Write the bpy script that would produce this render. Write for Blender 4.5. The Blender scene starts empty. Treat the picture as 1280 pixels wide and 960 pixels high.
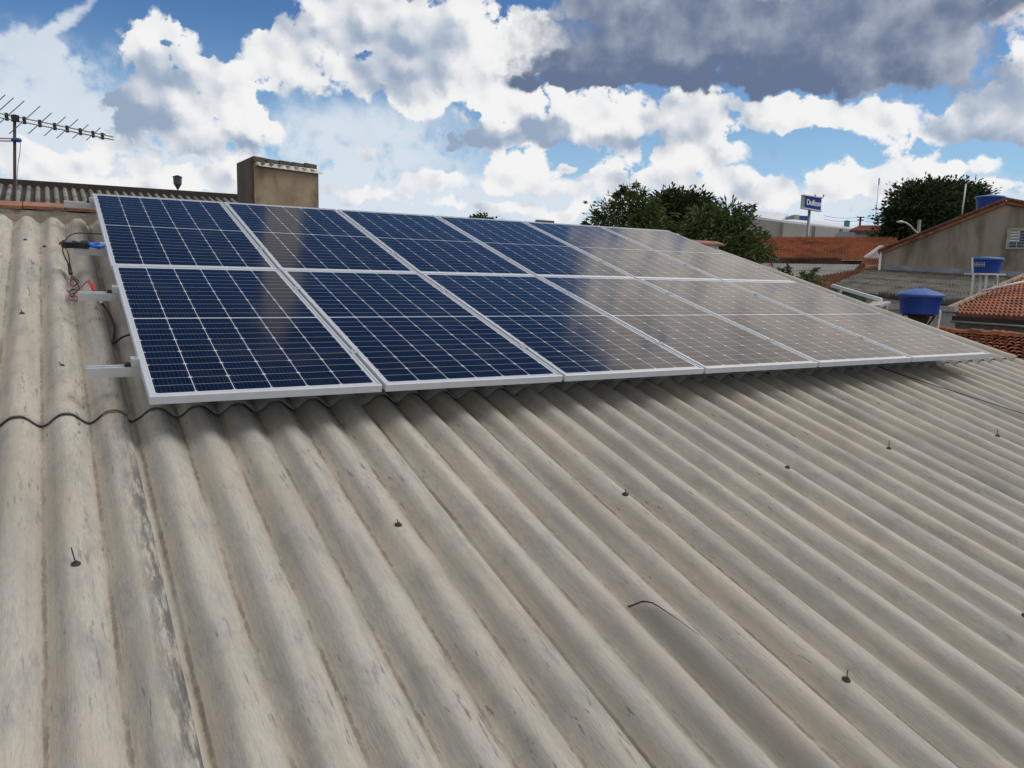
import bpy, math, random
from mathutils import Vector, Matrix
random.seed(7)
R = math.radians
S = bpy.context.scene
COL = S.collection
# ------------------------------------------------------------------ camera
F, YAW, PITCH, ROLL, TH = 981.997, 0.52797, -0.14057, 0.02563, 0.26123
CAM = Vector((-0.31632, -3.46865, 0.53852))
cy_, sy_, cp_, sp_ = math.cos(YAW), math.sin(YAW), math.cos(PITCH), math.sin(PITCH)
f_ = Vector((sy_*cp_, cy_*cp_, sp_)); r_ = Vector((cy_, -sy_, 0)); u_ = r_.cross(f_)
cr_, sr_ = math.cos(ROLL), math.sin(ROLL)
RT = r_*cr_ + u_*sr_; UP = u_*cr_ - r_*sr_; FW = f_
cam = bpy.data.cameras.new('camera'); co = bpy.data.objects.new('camera', cam); COL.objects.link(co)
M = Matrix((RT, UP, -FW)).transposed().to_4x4(); M.translation = CAM; co.matrix_world = M
cam.sensor_width = 36; cam.sensor_fit = 'HORIZONTAL'; cam.lens = 36*F/1280
cam.clip_start = 0.05; cam.clip_end = 6000
S.camera = co
def ray(px, py):
    return (RT*((px-640)/F) - UP*((py-480)/F) + FW).normalized()
HF = Vector((sy_, cy_, 0))
def P(px, py, D):                 # a point of the place seen at that pixel, D metres ahead
    d = ray(px, py); return CAM + d*(D/d.dot(HF))
def PY(px, py, Y):                # the same on the plane y = Y
    d = ray(px, py); return CAM + d*((Y-CAM.y)/d.y)
def PZ(px, py, z):
    d = ray(px, py); return CAM + d*((z-CAM.z)/d.z)
# ------------------------------------------------------------------ light
S.cycles.max_bounces = 5; S.cycles.diffuse_bounces = 2; S.cycles.glossy_bounces = 3; S.cycles.transmission_bounces = 2
SUN_AZ = YAW + R(84); SUN_EL = R(50)
sd = Vector((math.sin(SUN_AZ)*math.cos(SUN_EL), math.cos(SUN_AZ)*math.cos(SUN_EL), math.sin(SUN_EL)))
sl = bpy.data.lights.new('sun', 'SUN'); sl.energy = 2.0; sl.angle = R(32); sl.color = (1, .95, .86)
so = bpy.data.objects.new('sun', sl); COL.objects.link(so); so.rotation_euler = (-sd).to_track_quat('-Z', 'Y').to_euler()
S.view_settings.view_transform = 'Standard'; S.view_settings.look = 'None'
S.view_settings.exposure = 0.0; S.view_settings.gamma = 1; S.view_settings.use_curve_mapping = False
# ------------------------------------------------------------------ node helper
class NT:
    def __init__(s, nt): s.nt = nt; s.N = nt.nodes; s.L = nt.links
    def new(s, t, **k):
        n = s.N.new(t)
        for a, b in k.items(): setattr(n, a, b)
        return n
    def put(s, sock, v):
        if v is None: return
        if isinstance(v, bpy.types.NodeSocket): s.L.new(v, sock)
        else: sock.default_value = v
    def m(s, op, a=None, b=None, c=None, clamp=False):
        n = s.new('ShaderNodeMath', operation=op, use_clamp=clamp)
        for i, v in enumerate((a, b, c)): s.put(n.inputs[i], v)
        return n.outputs[0]
    def v(s, op, a=None, b=None, scale=None):
        n = s.new('ShaderNodeVectorMath', operation=op)
        s.put(n.inputs[0], a); s.put(n.inputs[1], b)
        if scale is not None: s.put(n.inputs['Scale'], scale)
        return n.outputs['Value'] if op in ('LENGTH', 'DOT_PRODUCT') else n.outputs[0]
    def xyz(s, x=0., y=0., z=0.):
        n = s.new('ShaderNodeCombineXYZ')
        for i, v in enumerate((x, y, z)): s.put(n.inputs[i], v)
        return n.outputs[0]
    def sep(s, v):
        n = s.new('ShaderNodeSeparateXYZ'); s.put(n.inputs[0], v); return n.outputs
    def noise(s, vec, scale, detail=4, rough=.5, dim='3D', col=False, dist=0, typ=None):
        n = s.new('ShaderNodeTexNoise', noise_dimensions=dim)
        if typ: n.noise_type = typ
        s.put(n.inputs['Vector'], vec); s.put(n.inputs['Scale'], scale); s.put(n.inputs['Detail'], detail)
        s.put(n.inputs['Roughness'], rough); s.put(n.inputs['Distortion'], dist)
        return n.outputs['Color' if col else 'Fac']
    def vor(s, vec, scale, detail=0, rough=.5, feature='F1', smooth=.6, dim='2D', out='Distance'):
        n = s.new('ShaderNodeTexVoronoi', feature=feature, voronoi_dimensions=dim)
        s.put(n.inputs['Vector'], vec); s.put(n.inputs['Scale'], scale); s.put(n.inputs['Detail'], detail)
        s.put(n.inputs['Roughness'], rough)
        if feature == 'SMOOTH_F1': s.put(n.inputs['Smoothness'], smooth)
        return n.outputs[out]
    def ss(s, x, a, b, lo=0., hi=1., typ='SMOOTHSTEP'):
        n = s.new('ShaderNodeMapRange', interpolation_type=typ)
        s.put(n.inputs[0], x); s.put(n.inputs[1], a); s.put(n.inputs[2], b); s.put(n.inputs[3], lo); s.put(n.inputs[4], hi)
        return n.outputs[0]
    def mix(s, f, a, b, mode='MIX'):
        n = s.new('ShaderNodeMix', data_type='RGBA', blend_type=mode)
        s.put(n.inputs[0], f)
        for i, v in ((6, a), (7, b)):
            if isinstance(v, (tuple, list)) and len(v) == 3: v = (*v, 1)
            s.put(n.inputs[i], v)
        return n.outputs[2]
    def mapv(s, vec, loc=(0,0,0), rot=(0,0,0), sc=(1,1,1), typ='POINT'):
        n = s.new('ShaderNodeMapping', vector_type=typ)
        s.put(n.inputs[0], vec); n.inputs[1].default_value = loc; n.inputs[2].default_value = rot; n.inputs[3].default_value = sc
        return n.outputs[0]
# ------------------------------------------------------------------ world: sky with clouds, laid out by azimuth and elevation
W = bpy.data.worlds.new('World'); S.world = W; W.use_nodes = True
W.cycles.sampling_method = 'NONE'
w = NT(W.node_tree); w.N.clear()
tc = w.new('ShaderNodeTexCoord').outputs['Generated']
sky = w.new('ShaderNodeTexSky', sky_type='NISHITA'); sky.sun_disc = False; sky.sun_elevation = SUN_EL; sky.sun_rotation = SUN_AZ
sky.air_density = 1.0; sky.dust_density = .6; sky.ozone_density = 2.0; sky.altitude = 800
dx, dy, dz = w.sep(tc)
# heading-relative azimuth in degrees
ax = w.m('SUBTRACT', w.m('MULTIPLY', dx, cy_), w.m('MULTIPLY', dy, sy_))
ay = w.m('ADD', w.m('MULTIPLY', dx, sy_), w.m('MULTIPLY', dy, cy_))
az = w.m('MULTIPLY', w.m('ARCTAN2', ax, ay), 57.2958)
el = w.m('MULTIPLY', w.m('ARCSINE', dz), 57.2958)
q = w.xyz(az, el, 0.)
def azel(px, py):
    d = ray(px, py)
    return math.degrees(math.atan2(d.dot(r_), d.dot(HF))), math.degrees(math.asin(d.z))
wn = w.noise(q, .22, 3, .5, '2D', True)
wv = w.v('SCALE', w.v('SUBTRACT', wn, (.5, .5, .5)), scale=2.6)
wn2 = w.noise(q, 1.1, 5, .62, '2D', True)
wv2 = w.v('SCALE', w.v('SUBTRACT', wn2, (.5, .5, .5)), scale=.85)
qw = w.v('ADD', q, w.v('ADD', wv, wv2))
def billow(vec):
    a = w.vor(vec, .42, 3, .48, 'F1')
    return w.m('SUBTRACT', 1.0, a)
b0 = billow(w.v('ADD', q, wv2))
s0 = w.m('SUBTRACT', 1.0, w.vor(w.v('ADD', q, wv2), .34, 1.0, .40, 'SMOOTH_F1', .55)); s1 = w.m('SUBTRACT', 1.0, w.vor(w.v('ADD', w.v('ADD', q, wv2), (.4, .7, 0)), .34, 1.0, .40, 'SMOOTH_F1', .55))
emb = w.m('SUBTRACT', s0, s1)
def accumulate(lst, pixels=True, grow=1.5):
    sw = None; ss_ = None
    for b in lst:
        x, y, rx, ry, rot, br = b
        if pixels:
            a, e = azel(x, y); a2, e2 = azel(x+rx, y); a3, e3 = azel(x, y-ry)
            ra = abs(a2-a); re = abs(e3-e)
        else: a, e, ra, re = x, y, rx, ry
        gn = w.new('ShaderNodeTexGradient', gradient_type='SPHERICAL'); w.put(gn.inputs[0], qw)
        tm = gn.texture_mapping; tm.vector_type = 'TEXTURE'
        tm.translation = (a, e, 0); tm.rotation = (0, 0, R(-rot)); tm.scale = (ra*grow, re*grow, 1)
        wt = gn.outputs['Fac']
        sw = wt if sw is None else w.m('ADD', sw, wt)
        ss_ = w.m('MULTIPLY', wt, br) if ss_ is None else w.m('MULTIPLY_ADD', wt, br, ss_)
    return sw, w.m('DIVIDE', ss_, w.m('MAXIMUM', sw, .001))
HARD = [  # x, y, rx, ry, tilt, brightness
 (205,32,30,22,0,1),(172,58,30,32,0,.95),(215,68,50,36,0,.75),(165,112,42,34,0,.25),(225,108,55,38,0,.55),(285,98,42,24,0,.95),(312,135,40,32,0,1.05),(262,152,60,24,0,1.05),(195,140,50,28,0,.25),(240,182,110,14,0,.45),(340,170,25,18,0,1),
 (85,210,55,24,0,.95),(150,190,40,16,0,.8),(205,218,60,20,0,.95),(20,205,40,24,0,.8),(285,212,45,20,0,.95),
 (400,28,70,45,0,.7),(340,68,42,32,0,.85),(405,98,60,28,0,.85),(470,18,60,38,0,.75),(520,62,55,48,0,.4),(500,104,40,32,0,.45),(572,12,60,34,0,.95),(606,70,26,60,0,1.1),(562,58,38,26,0,.45),(580,112,70,30,0,1),(516,132,30,18,0,1),(625,112,50,32,0,.95),(615,160,70,14,0,.25),(590,176,50,12,0,.3),
 (690,132,80,32,0,1.05),(757,142,40,34,0,1.05),(650,118,50,28,0,.95),(690,170,100,12,0,.2),
 (672,36,40,38,0,1),(658,72,26,24,0,1.05),
 (850,158,62,34,0,.6),(862,124,34,14,0,1),(935,142,70,18,0,.85),(1000,140,50,20,0,1),(1080,134,60,20,0,.85),(1108,158,46,26,0,1.05),(1138,192,38,28,0,1.05),(1160,215,34,20,0,1),(1215,208,45,13,0,1),(1240,130,60,40,0,.45),(1284,85,36,46,0,.95),(1192,148,34,22,0,.7),(1262,165,50,18,0,.45),
 (650,198,44,20,0,1.05),(640,228,70,18,0,1),(708,208,18,9,0,.9),(532,230,34,18,0,1),(465,188,22,15,0,.8),(815,206,55,24,0,1),(845,190,30,14,0,.95),(770,232,45,22,0,.9),(790,222,60,10,0,.5),(900,192,36,26,0,.9),(905,228,80,22,0,.8),(1000,236,110,26,0,.95),(1085,232,50,20,0,.9),(740,262,60,14,0,.9),(610,262,90,9,0,.9),(300,240,60,14,0,.85),(450,245,60,12,0,.85),(1250,240,60,12,0,.95),(120,238,80,10,0,.85),
]
DARK = [(800,45,150,52,0,.2),(950,60,180,46,0,.2),(730,82,80,20,0,.15),(1060,80,150,32,0,.15),(1100,22,120,30,0,.3),(1175,58,80,30,0,.42),(1245,14,80,20,0,.08),(1160,100,120,18,0,.3),(860,94,190,16,0,-.35),(1010,104,120,12,0,-.3),(700,98,60,10,0,-.2),(1000,5,300,22,0,.25),(760,5,60,20,0,.4)]
VEIL = [(70,110,140,60,0,.8),(80,25,70,10,-50,.7),(30,60,70,16,10,.7),(450,165,200,36,0,.8),(380,215,260,30,0,.8),(640,255,640,26,0,.85),(120,170,160,50,0,.8),(960,245,400,30,0,.9),(640,300,900,50,0,.9)]
HIGH = [(23,24,17,9,0,.72),(36,21,14,9,0,.76),(23,34,11,7,0,.62),(34,40,14,9,0,.75),(-14.2,30,2.1,5,0,-.1),(60,45,26,14,0,.85),(-60,30,16,9,0,.8),(110,30,30,12,0,.85),(172,22,60,20,0,1.05),(-172,22,50,20,0,1.05),(-120,30,34,13,0,.85),(140,60,40,12,0,.85),(-60,62,60,10,0,.8),(40,70,60,12,0,.85)]  # unseen clouds; the bright ones behind the camera are added as fill light
hs, hb = accumulate(HARD); ds, db = accumulate(DARK); vs, vb = accumulate(VEIL); gs, gb = accumulate(HIGH, False, 1.2)
bil = w.m('SUBTRACT', b0, .62)
low = w.m('SUBTRACT', w.noise(q, .33, 4, .55, '2D'), .5)
fine = w.m('SUBTRACT', w.noise(q, .55, 8, .54, '2D'), .5)
skc = w.mix(1.0, sky.outputs[0], (.52, .76, 1.0), 'MULTIPLY')
skc = w.mix(w.ss(el, 17., 34.), skc, w.mix(1.0, skc, (.40, .50, .56), 'MULTIPLY'))
c = w.mix(w.m('MULTIPLY', w.ss(el, 17., 2.), .9), skc, tuple(10*x for x in (.40, .63, .82)))
K = 10.0                                    # clouds are written for a Background strength of 0.1
def layer(c, s, b, edge, soft, amp, famp, dark, light, embk, alpha=1.0, lowk=.45, lo=-.45, hi=1.05):
    d = w.m('ADD', s, w.m('ADD', w.m('MULTIPLY', bil, amp), w.m('MULTIPLY', fine, famp)))
    a = w.m('MULTIPLY', w.ss(d, edge, edge+soft), alpha)
    sh = w.m('ADD', w.m('MULTIPLY_ADD', b, 1.8, -.50), w.m('MULTIPLY', emb, embk))
    sh = w.m('ADD', sh, w.m('ADD', w.m('MULTIPLY', fine, .22), w.m('MULTIPLY', low, lowk)))
    col = w.mix(w.ss(sh, lo, hi, typ='SMOOTHSTEP'), dark, light)
    return w.mix(a, c, col)
D1 = tuple(K*x for x in (.31, .395, .53)); L1 = tuple(K*x for x in (.90, .90, .90))
c = layer(c, vs, vb, .02, .8, .05, .35, D1, tuple(K*x for x in (.72, .78, .85)), .1, .88)
c = layer(c, gs, gb, .10, .30, .15, .2, tuple(K*x for x in (.28, .27, .28)), tuple(K*x for x in (.98, .88, .77)), .5, lowk=1.7, lo=-.1, hi=1.1)
ov = w.m('MULTIPLY', w.ss(w.m('ADD', el, w.m('MULTIPLY', fine, 16.)), 43., 58.), .85)  # unseen overhead cloud, added to brighten the light from above
c = w.mix(ov, c, w.mix(w.ss(fine, -.25, .2), tuple(K*x for x in (.55, .57, .62)), tuple(K*x for x in (1.0, .97, .92))))
c = layer(c, hs, w.m('SUBTRACT', hb, .16), .12, .26, .42, .48, D1, L1, 1.25, lowk=.55, lo=-.35, hi=1.08)
c = layer(c, ds, db, .06, .60, .10, .6, tuple(K*x for x in (.135, .18, .285)), tuple(K*x for x in (.62, .66, .74)), .4, lowk=1.2, lo=-.55, hi=1.1)
bg = w.new('ShaderNodeBackground'); w.put(bg.inputs[0], c); bg.inputs[1].default_value = .1
w.L.new(bg.outputs[0], w.new('ShaderNodeOutputWorld').inputs[0])

# ------------------------------------------------------------------ mesh helpers
class MB:
    def __init__(s): s.v = []; s.f = []; s.uv = []; s.mi = []
    def add(s, vs, fs, uvs=None, mi=0):
        o = len(s.v); s.v += [tuple(v) for v in vs]
        for k, f in enumerate(fs):
            s.f.append(tuple(o+i for i in f)); s.mi.append(mi)
            s.uv.append([uvs[i] for i in f] if uvs else [(0, 0)]*len(f))
    def box(s, lo, hi, mi=0):
        x0, y0, z0 = lo; x1, y1, z1 = hi
        s.hexa([(x0,y0,z0),(x1,y0,z0),(x1,y1,z0),(x0,y1,z0),(x0,y0,z1),(x1,y0,z1),(x1,y1,z1),(x0,y1,z1)], mi)
    def hexa(s, p, mi=0):
        s.add(p, [(3,2,1,0),(4,5,6,7),(0,1,5,4),(1,2,6,5),(2,3,7,6),(3,0,4,7)], [(0,0),(1,0),(1,1),(0,1)]*2, mi)
    def prism(s, poly, ext, mi=0):            # polygon swept along a vector
        n = len(poly); a = [Vector(p) for p in poly]; b = [p+Vector(ext) for p in a]
        s.add(a+b, [tuple(range(n))[::-1], tuple(range(n, 2*n))]+[(i, (i+1) % n, n+(i+1) % n, n+i) for i in range(n)], None, mi)
    def beam(s, a, b, wd, ht, up=(0, 0, 1), mi=0):
        a = Vector(a); b = Vector(b); d = (b-a).normalized(); sd_ = d.cross(Vector(up)).normalized(); uu = sd_.cross(d)
        q_ = []
        for p in (a, b):
            for i, j in ((-1,-1),(1,-1),(1,1),(-1,1)): q_.append(p+sd_*(i*wd/2)+uu*(j*ht/2))
        s.add(q_, [(0,1,2,3),(7,6,5,4),(0,4,5,1),(1,5,6,2),(2,6,7,3),(3,7,4,0)], None, mi)
    def tube(s, pts, r, n=8, mi=0, closed=True):
        pts = [Vector(p) for p in pts]; rr = r if isinstance(r, (list, tuple)) else [r]*len(pts)
        o = len(s.v); prev = None
        for i, p in enumerate(pts):
            d = (pts[min(i+1, len(pts)-1)]-pts[max(i-1, 0)]).normalized()
            if prev is None: a = d.orthogonal().normalized()
            else: a = (prev - d*prev.dot(d)).normalized()
            prev = a; b = d.cross(a)
            for k in range(n):
                t = 2*math.pi*k/n; s.v.append(tuple(p+(a*math.cos(t)+b*math.sin(t))*rr[i]))
        for i in range(len(pts)-1):
            for k in range(n):
                s.f.append((o+i*n+k, o+i*n+(k+1) % n, o+(i+1)*n+(k+1) % n, o+(i+1)*n+k)); s.uv.append([(0,0)]*4); s.mi.append(mi)
        if closed:
            s.f.append(tuple(o+k for k in range(n))[::-1]); s.uv.append([(0,0)]*n); s.mi.append(mi)
            e = o+(len(pts)-1)*n; s.f.append(tuple(e+k for k in range(n))); s.uv.append([(0,0)]*n); s.mi.append(mi)
    def lathe(s, prof, c=(0,0,0), n=32, mi=0, ax=(0,0,1)):
        c = Vector(c); ax = Vector(ax).normalized(); a = ax.orthogonal().normalized(); b = ax.cross(a); o = len(s.v)
        for r, z in prof:
            for k in range(n):
                t = 2*math.pi*k/n; s.v.append(tuple(c+ax*z+(a*math.cos(t)+b*math.sin(t))*r))
        for i in range(len(prof)-1):
            for k in range(n):
                s.f.append((o+i*n+k, o+i*n+(k+1) % n, o+(i+1)*n+(k+1) % n, o+(i+1)*n+k)); s.uv.append([(0,0)]*4); s.mi.append(mi)
        for e, rev in ((o, True), (o+(len(prof)-1)*n, False)):
            f = tuple(e+k for k in range(n)); s.f.append(f[::-1] if rev else f); s.uv.append([(0,0)]*n); s.mi.append(mi)
    def build(s, name, mat, parent=None, smooth=False, base=None):
        me = bpy.data.meshes.new(name); off = Vector(base) if base is not None else Vector((0,0,0))
        me.from_pydata([tuple(Vector(v)-off) for v in s.v], [], s.f)
        ul = me.uv_layers.new(name='UVMap'); k = 0
        flat = []
        for u in s.uv:
            for a in u: flat += [a[0], a[1]]
        ul.data.foreach_set('uv', flat)
        mats = mat if isinstance(mat, (list, tuple)) else [mat]
        for m_ in mats: me.materials.append(m_)
        me.polygons.foreach_set('material_index', s.mi)
        if smooth: me.shade_smooth() if hasattr(me, 'shade_smooth') else me.polygons.foreach_set('use_smooth', [True]*len(me.polygons))
        me.update(); o = bpy.data.objects.new(name, me); COL.objects.link(o)
        if parent is not None: o.parent = parent
        elif base is not None: o.location = off
        return o
def tag(o, label=None, cat=None, group=None, kind=None):
    for k, v_ in (('label', label), ('category', cat), ('group', group), ('kind', kind)):
        if v_: o[k] = v_
    return o
def thing(name, label, cat, loc=(0,0,0), group=None, mat4=None):
    o = bpy.data.objects.new(name, None); o.empty_display_size = .3; COL.objects.link(o)
    if mat4 is not None: o.matrix_world = mat4
    else: o.location = loc
    tag(o, label, cat, group); o['_b'] = 1; del o['_b']
    return o
def put(mb, name, mat, par, smooth=False):      # world-space mesh under a thing whose Empty only translates
    return mb.build(name, mat, par, smooth, base=par.location)
# ------------------------------------------------------------------ materials
def mat(name, col=(.5,.5,.5), rough=.7, metal=0, nscale=3, namt=.25, bump=0, bscale=40, col2=None, spec=.5, coat=0, fn=None):
    m_ = bpy.data.materials.new(name); m_.use_nodes = True; n = NT(m_.node_tree); b = n.N['Principled BSDF']
    co_ = n.new('ShaderNodeTexCoord').outputs['Object']
    c2 = col2 or tuple(x*(1-namt) for x in col)
    nz = n.noise(co_, nscale, 6, .6)
    cc = n.mix(n.ss(nz, .35, .65), (*c2, 1), (*col, 1))
    if fn: cc = fn(n, b, co_, cc) or cc
    n.put(b.inputs['Base Color'], cc)
    if not b.inputs['Roughness'].is_linked: b.inputs['Roughness'].default_value = rough
    b.inputs['Metallic'].default_value = metal; b.inputs['Specular IOR Level'].default_value = spec
    if coat: b.inputs['Coat Weight'].default_value = coat
    if bump:
        bp = n.new('ShaderNodeBump'); bp.inputs['Strength'].default_value = bump; bp.inputs['Distance'].default_value = .01
        n.put(bp.inputs['Height'], n.noise(co_, bscale, 5, .6)); n.put(b.inputs['Normal'], bp.outputs[0])
    return m_
PIT, U0, HC, AMP = .177, -.47523, .19403, .0255
def fibre_cement(name, light, mid, dirt, streak, stk=1.0, bumpd=.0022):
    m_ = bpy.data.materials.new(name); m_.use_nodes = True; n = NT(m_.node_tree); b = n.N['Principled BSDF']
    uv = n.new('ShaderNodeUVMap').outputs[0]; x, y, _ = n.sep(uv)
    ph = n.m('MULTIPLY', n.m('SUBTRACT', x, U0), 2*math.pi/PIT)
    cs = n.m('COSINE', ph); sn = n.m('SINE', ph)          # cs: 1 crest, -1 valley; sn > 0 on the flank right of a crest
    big = n.noise(uv, .9, 4, .55, '2D')
    streaks = n.noise(n.mapv(uv, sc=(26, 1.7, 1)), 1, 6, .62, '2D')
    fib = n.noise(n.mapv(uv, rot=(0, 0, .25), sc=(260, 26, 1)), 1, 4, .6, '2D')
    grain = n.noise(uv, 420, 2, .6, '2D')
    c = n.mix(n.ss(big, .3, .7), mid, light)
    c = n.mix(n.m('MULTIPLY', n.ss(streaks, .42, .68), .55), c, tuple(v_*.74 for v_ in mid))
    # fine fibres and grain
    c = n.mix(n.m('MULTIPLY', n.ss(fib, .4, .66), .42), c, tuple(v_*.70 for v_ in mid))
    c = n.mix(n.m('MULTIPLY', n.ss(grain, .42, .66), .26), c, tuple(v_*.6 for v_ in mid))
    warm = n.ss(n.noise(n.mapv(uv, sc=(3.2, 1.1, 1)), 1, 4, .6, '2D'), .42, .66)
    c = n.mix(n.m('MULTIPLY', warm, .30), c, (.45,.39,.305,1))
    c = n.mix(n.m('MULTIPLY', n.m('MULTIPLY', n.ss(sn, .1, -.9), n.ss(streaks, .25, .6)), .16), c, (.20,.20,.195,1))  # left flanks tinted darker: grime, plus shading put into the colour
    # brown grime lying in the valleys
    vn = n.noise(n.mapv(uv, sc=(9, 2.2, 1)), 1, 6, .65, '2D')
    val = n.m('MULTIPLY', n.ss(n.m('ADD', cs, n.m('MULTIPLY', n.m('SUBTRACT', vn, .5), .35)), -.62, -1.0), n.ss(vn, .30, .62, .35, 1.))
    c = n.mix(n.m('MULTIPLY', val, .42), c, dirt)
    cn_ = n.noise(n.mapv(uv, sc=(55, 24, 1)), 1, 5, .7, '2D')
    crease = n.m('MULTIPLY', n.ss(n.m('ADD', cs, n.m('MULTIPLY', n.m('SUBTRACT', cn_, .5), .16)), -.95, -1.0), n.ss(vn, .36, .6, .25, 1.))
    c = n.mix(n.m('MULTIPLY', crease, .6), c, tuple(v_*.35 for v_ in dirt))
    # grey-black lichen strokes slanting down the flanks
    lv = n.mapv(uv, rot=(0, 0, -.32), sc=(46, 7.5, 1))
    ln = n.noise(lv, 1, 5, .62, '2D'); lm_ = n.noise(uv, 1.3, 3, .55, '2D')
    lk = n.m('MULTIPLY', n.ss(ln, .56, .70), n.m('MULTIPLY', n.ss(sn, -.35, .8), n.ss(lm_, .38, .66)))
    c = n.mix(n.m('MULTIPLY', lk, .75*stk), c, streak)
    fk = n.ss(n.noise(n.mapv(uv, rot=(0, 0, -.35), sc=(60, 9, 1)), 1, 4, .6, '2D'), .66, .74)
    c = n.mix(n.m('MULTIPLY', n.m('MULTIPLY', fk, n.ss(lm_, .35, .6)), .65*stk), c, streak)
    # the cracked wave below the crack has gone darker
    dk = n.m('MULTIPLY', n.m('MULTIPLY', n.ss(x, 1.36, 1.40), n.ss(x, 1.515, 1.46)), n.ss(n.m('ADD', y, n.m('MULTIPLY', n.m('SUBTRACT', x, 1.40), 1.6)), -1.50, -1.54))
    c = n.mix(n.m('MULTIPLY', dk, .6), c, tuple(v_*.42 for v_ in mid))
    bk = n.m('MULTIPLY', n.m('MULTIPLY', n.ss(x, 3.99, 4.06), n.ss(x, 4.22, 4.14)), n.ss(vn, .3, .7))
    c = n.mix(n.m('MULTIPLY', bk, .6), c, tuple(v_*.5 for v_ in mid))
    # darker weathered run along one flank in each sheet width, and a soot-grey wash
    sh_ = n.m('FRACT', n.m('DIVIDE', n.m('ADD', x, .06), 1.062))
    run = n.m('MULTIPLY', n.ss(sh_, .92, .995), n.ss(n.noise(n.mapv(uv, rot=(0,0,-.2), sc=(30, 5, 1)), 1, 5, .65, '2D'), .38, .62))
    run = n.m('MULTIPLY', run, n.ss(n.noise(n.xyz(n.m('FLOOR', n.m('DIVIDE', n.m('ADD', x, .06), 1.062)), 0., 0.), 7.3, 0, 0, '2D'), .35, .6))
    c = n.mix(n.m('MULTIPLY', run, .45*stk), c, streak)
    r2 = n.m('MULTIPLY', n.m('MULTIPLY', n.ss(x, -.15, -.07), n.ss(x, -.056, -.060)), n.ss(n.noise(n.mapv(uv, rot=(0,0,-.35), sc=(34, 6, 1)), 1, 6, .7, '2D'), .34, .60))
    c = n.mix(n.m('MULTIPLY', n.m('MULTIPLY', r2, n.ss(y, .35, -.4)), .9*stk), c, streak)
    # mottled grey weathering at hand scale
    mo = n.noise(n.mapv(uv, sc=(9, 4, 1)), 1, 6, .68, '2D')
    c = n.mix(n.m('MULTIPLY', n.ss(mo, .48, .72), .38), c, (.20,.205,.205,1))
    wash = n.ss(n.noise(n.mapv(uv, sc=(2.6, .7, 1)), 1, 4, .55, '2D'), .5, .72)
    c = n.mix(n.m('MULTIPLY', wash, .35), c, tuple(v_*.62 for v_ in mid))
    n.put(b.inputs['Base Color'], c); b.inputs['Roughness'].default_value = .9; b.inputs['Specular IOR Level'].default_value = .25
    bp = n.new('ShaderNodeBump'); bp.inputs['Strength'].default_value = .6; bp.inputs['Distance'].default_value = bumpd
    n.put(bp.inputs['Height'], n.m('ADD', n.m('MULTIPLY', fib, .6), n.m('ADD', grain, n.m('MULTIPLY', ln, .8)))); n.put(b.inputs['Normal'], bp.outputs[0])
    return m_
M_ROOF = fibre_cement('fibre_cement', (.50,.475,.425), (.425,.405,.365), (.25,.205,.155), (.085,.083,.08))
M_EDGE = mat('sheet_edge', (.30,.28,.25), .95, nscale=30)
M_ALU = mat('aluminium', (.66,.69,.73), .38, .55, 20, .08)
M_FRAME = mat('panel_frame_metal', (.62,.66,.72), .42, .35, 14, .07)
M_BLACK = mat('black_plastic', (.015,.015,.017), .45, nscale=20)
M_RUB = mat('rubber', (.02,.02,.02), .6)
M_RED = mat('red_plastic', (.55,.03,.02), .4)
M_BLUEP = mat('blue_plastic', (.01,.15,.62), .35)
M_MORT = mat('mortar', (.27,.255,.23), .95, nscale=12, namt=.45, bump=.8)
M_BRICK = mat('orange_clay', (.36,.15,.085), .9, nscale=7, col2=(.16,.11,.085), bump=.6)
M_PLAS = mat('rough_plaster', (.30,.26,.20), .95, nscale=2.2, namt=.3, bump=.5)
M_RUST = mat('rusty_steel', (.07,.045,.035), .8, .3, 30, .4)
M_GALV = mat('galvanised_steel', (.42,.44,.46), .5, .5, 20, .2)
M_WHITE = mat('white_paint', (.72,.72,.70), .6, namt=.12)
M_DARKW = mat('dark_timber', (.045,.035,.03), .9, nscale=8)
# ------------------------------------------------------------------ the setting
g = MB(); g.add([(-1500,-1500,-4),(1500,-1500,-4),(1500,1500,-4),(-1500,1500,-4)], [(0,1,2,3)])
tag(g.build('ground', mat('dry_earth', (.17,.13,.095), .95, nscale=.12, namt=.4)), kind='structure')
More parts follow.
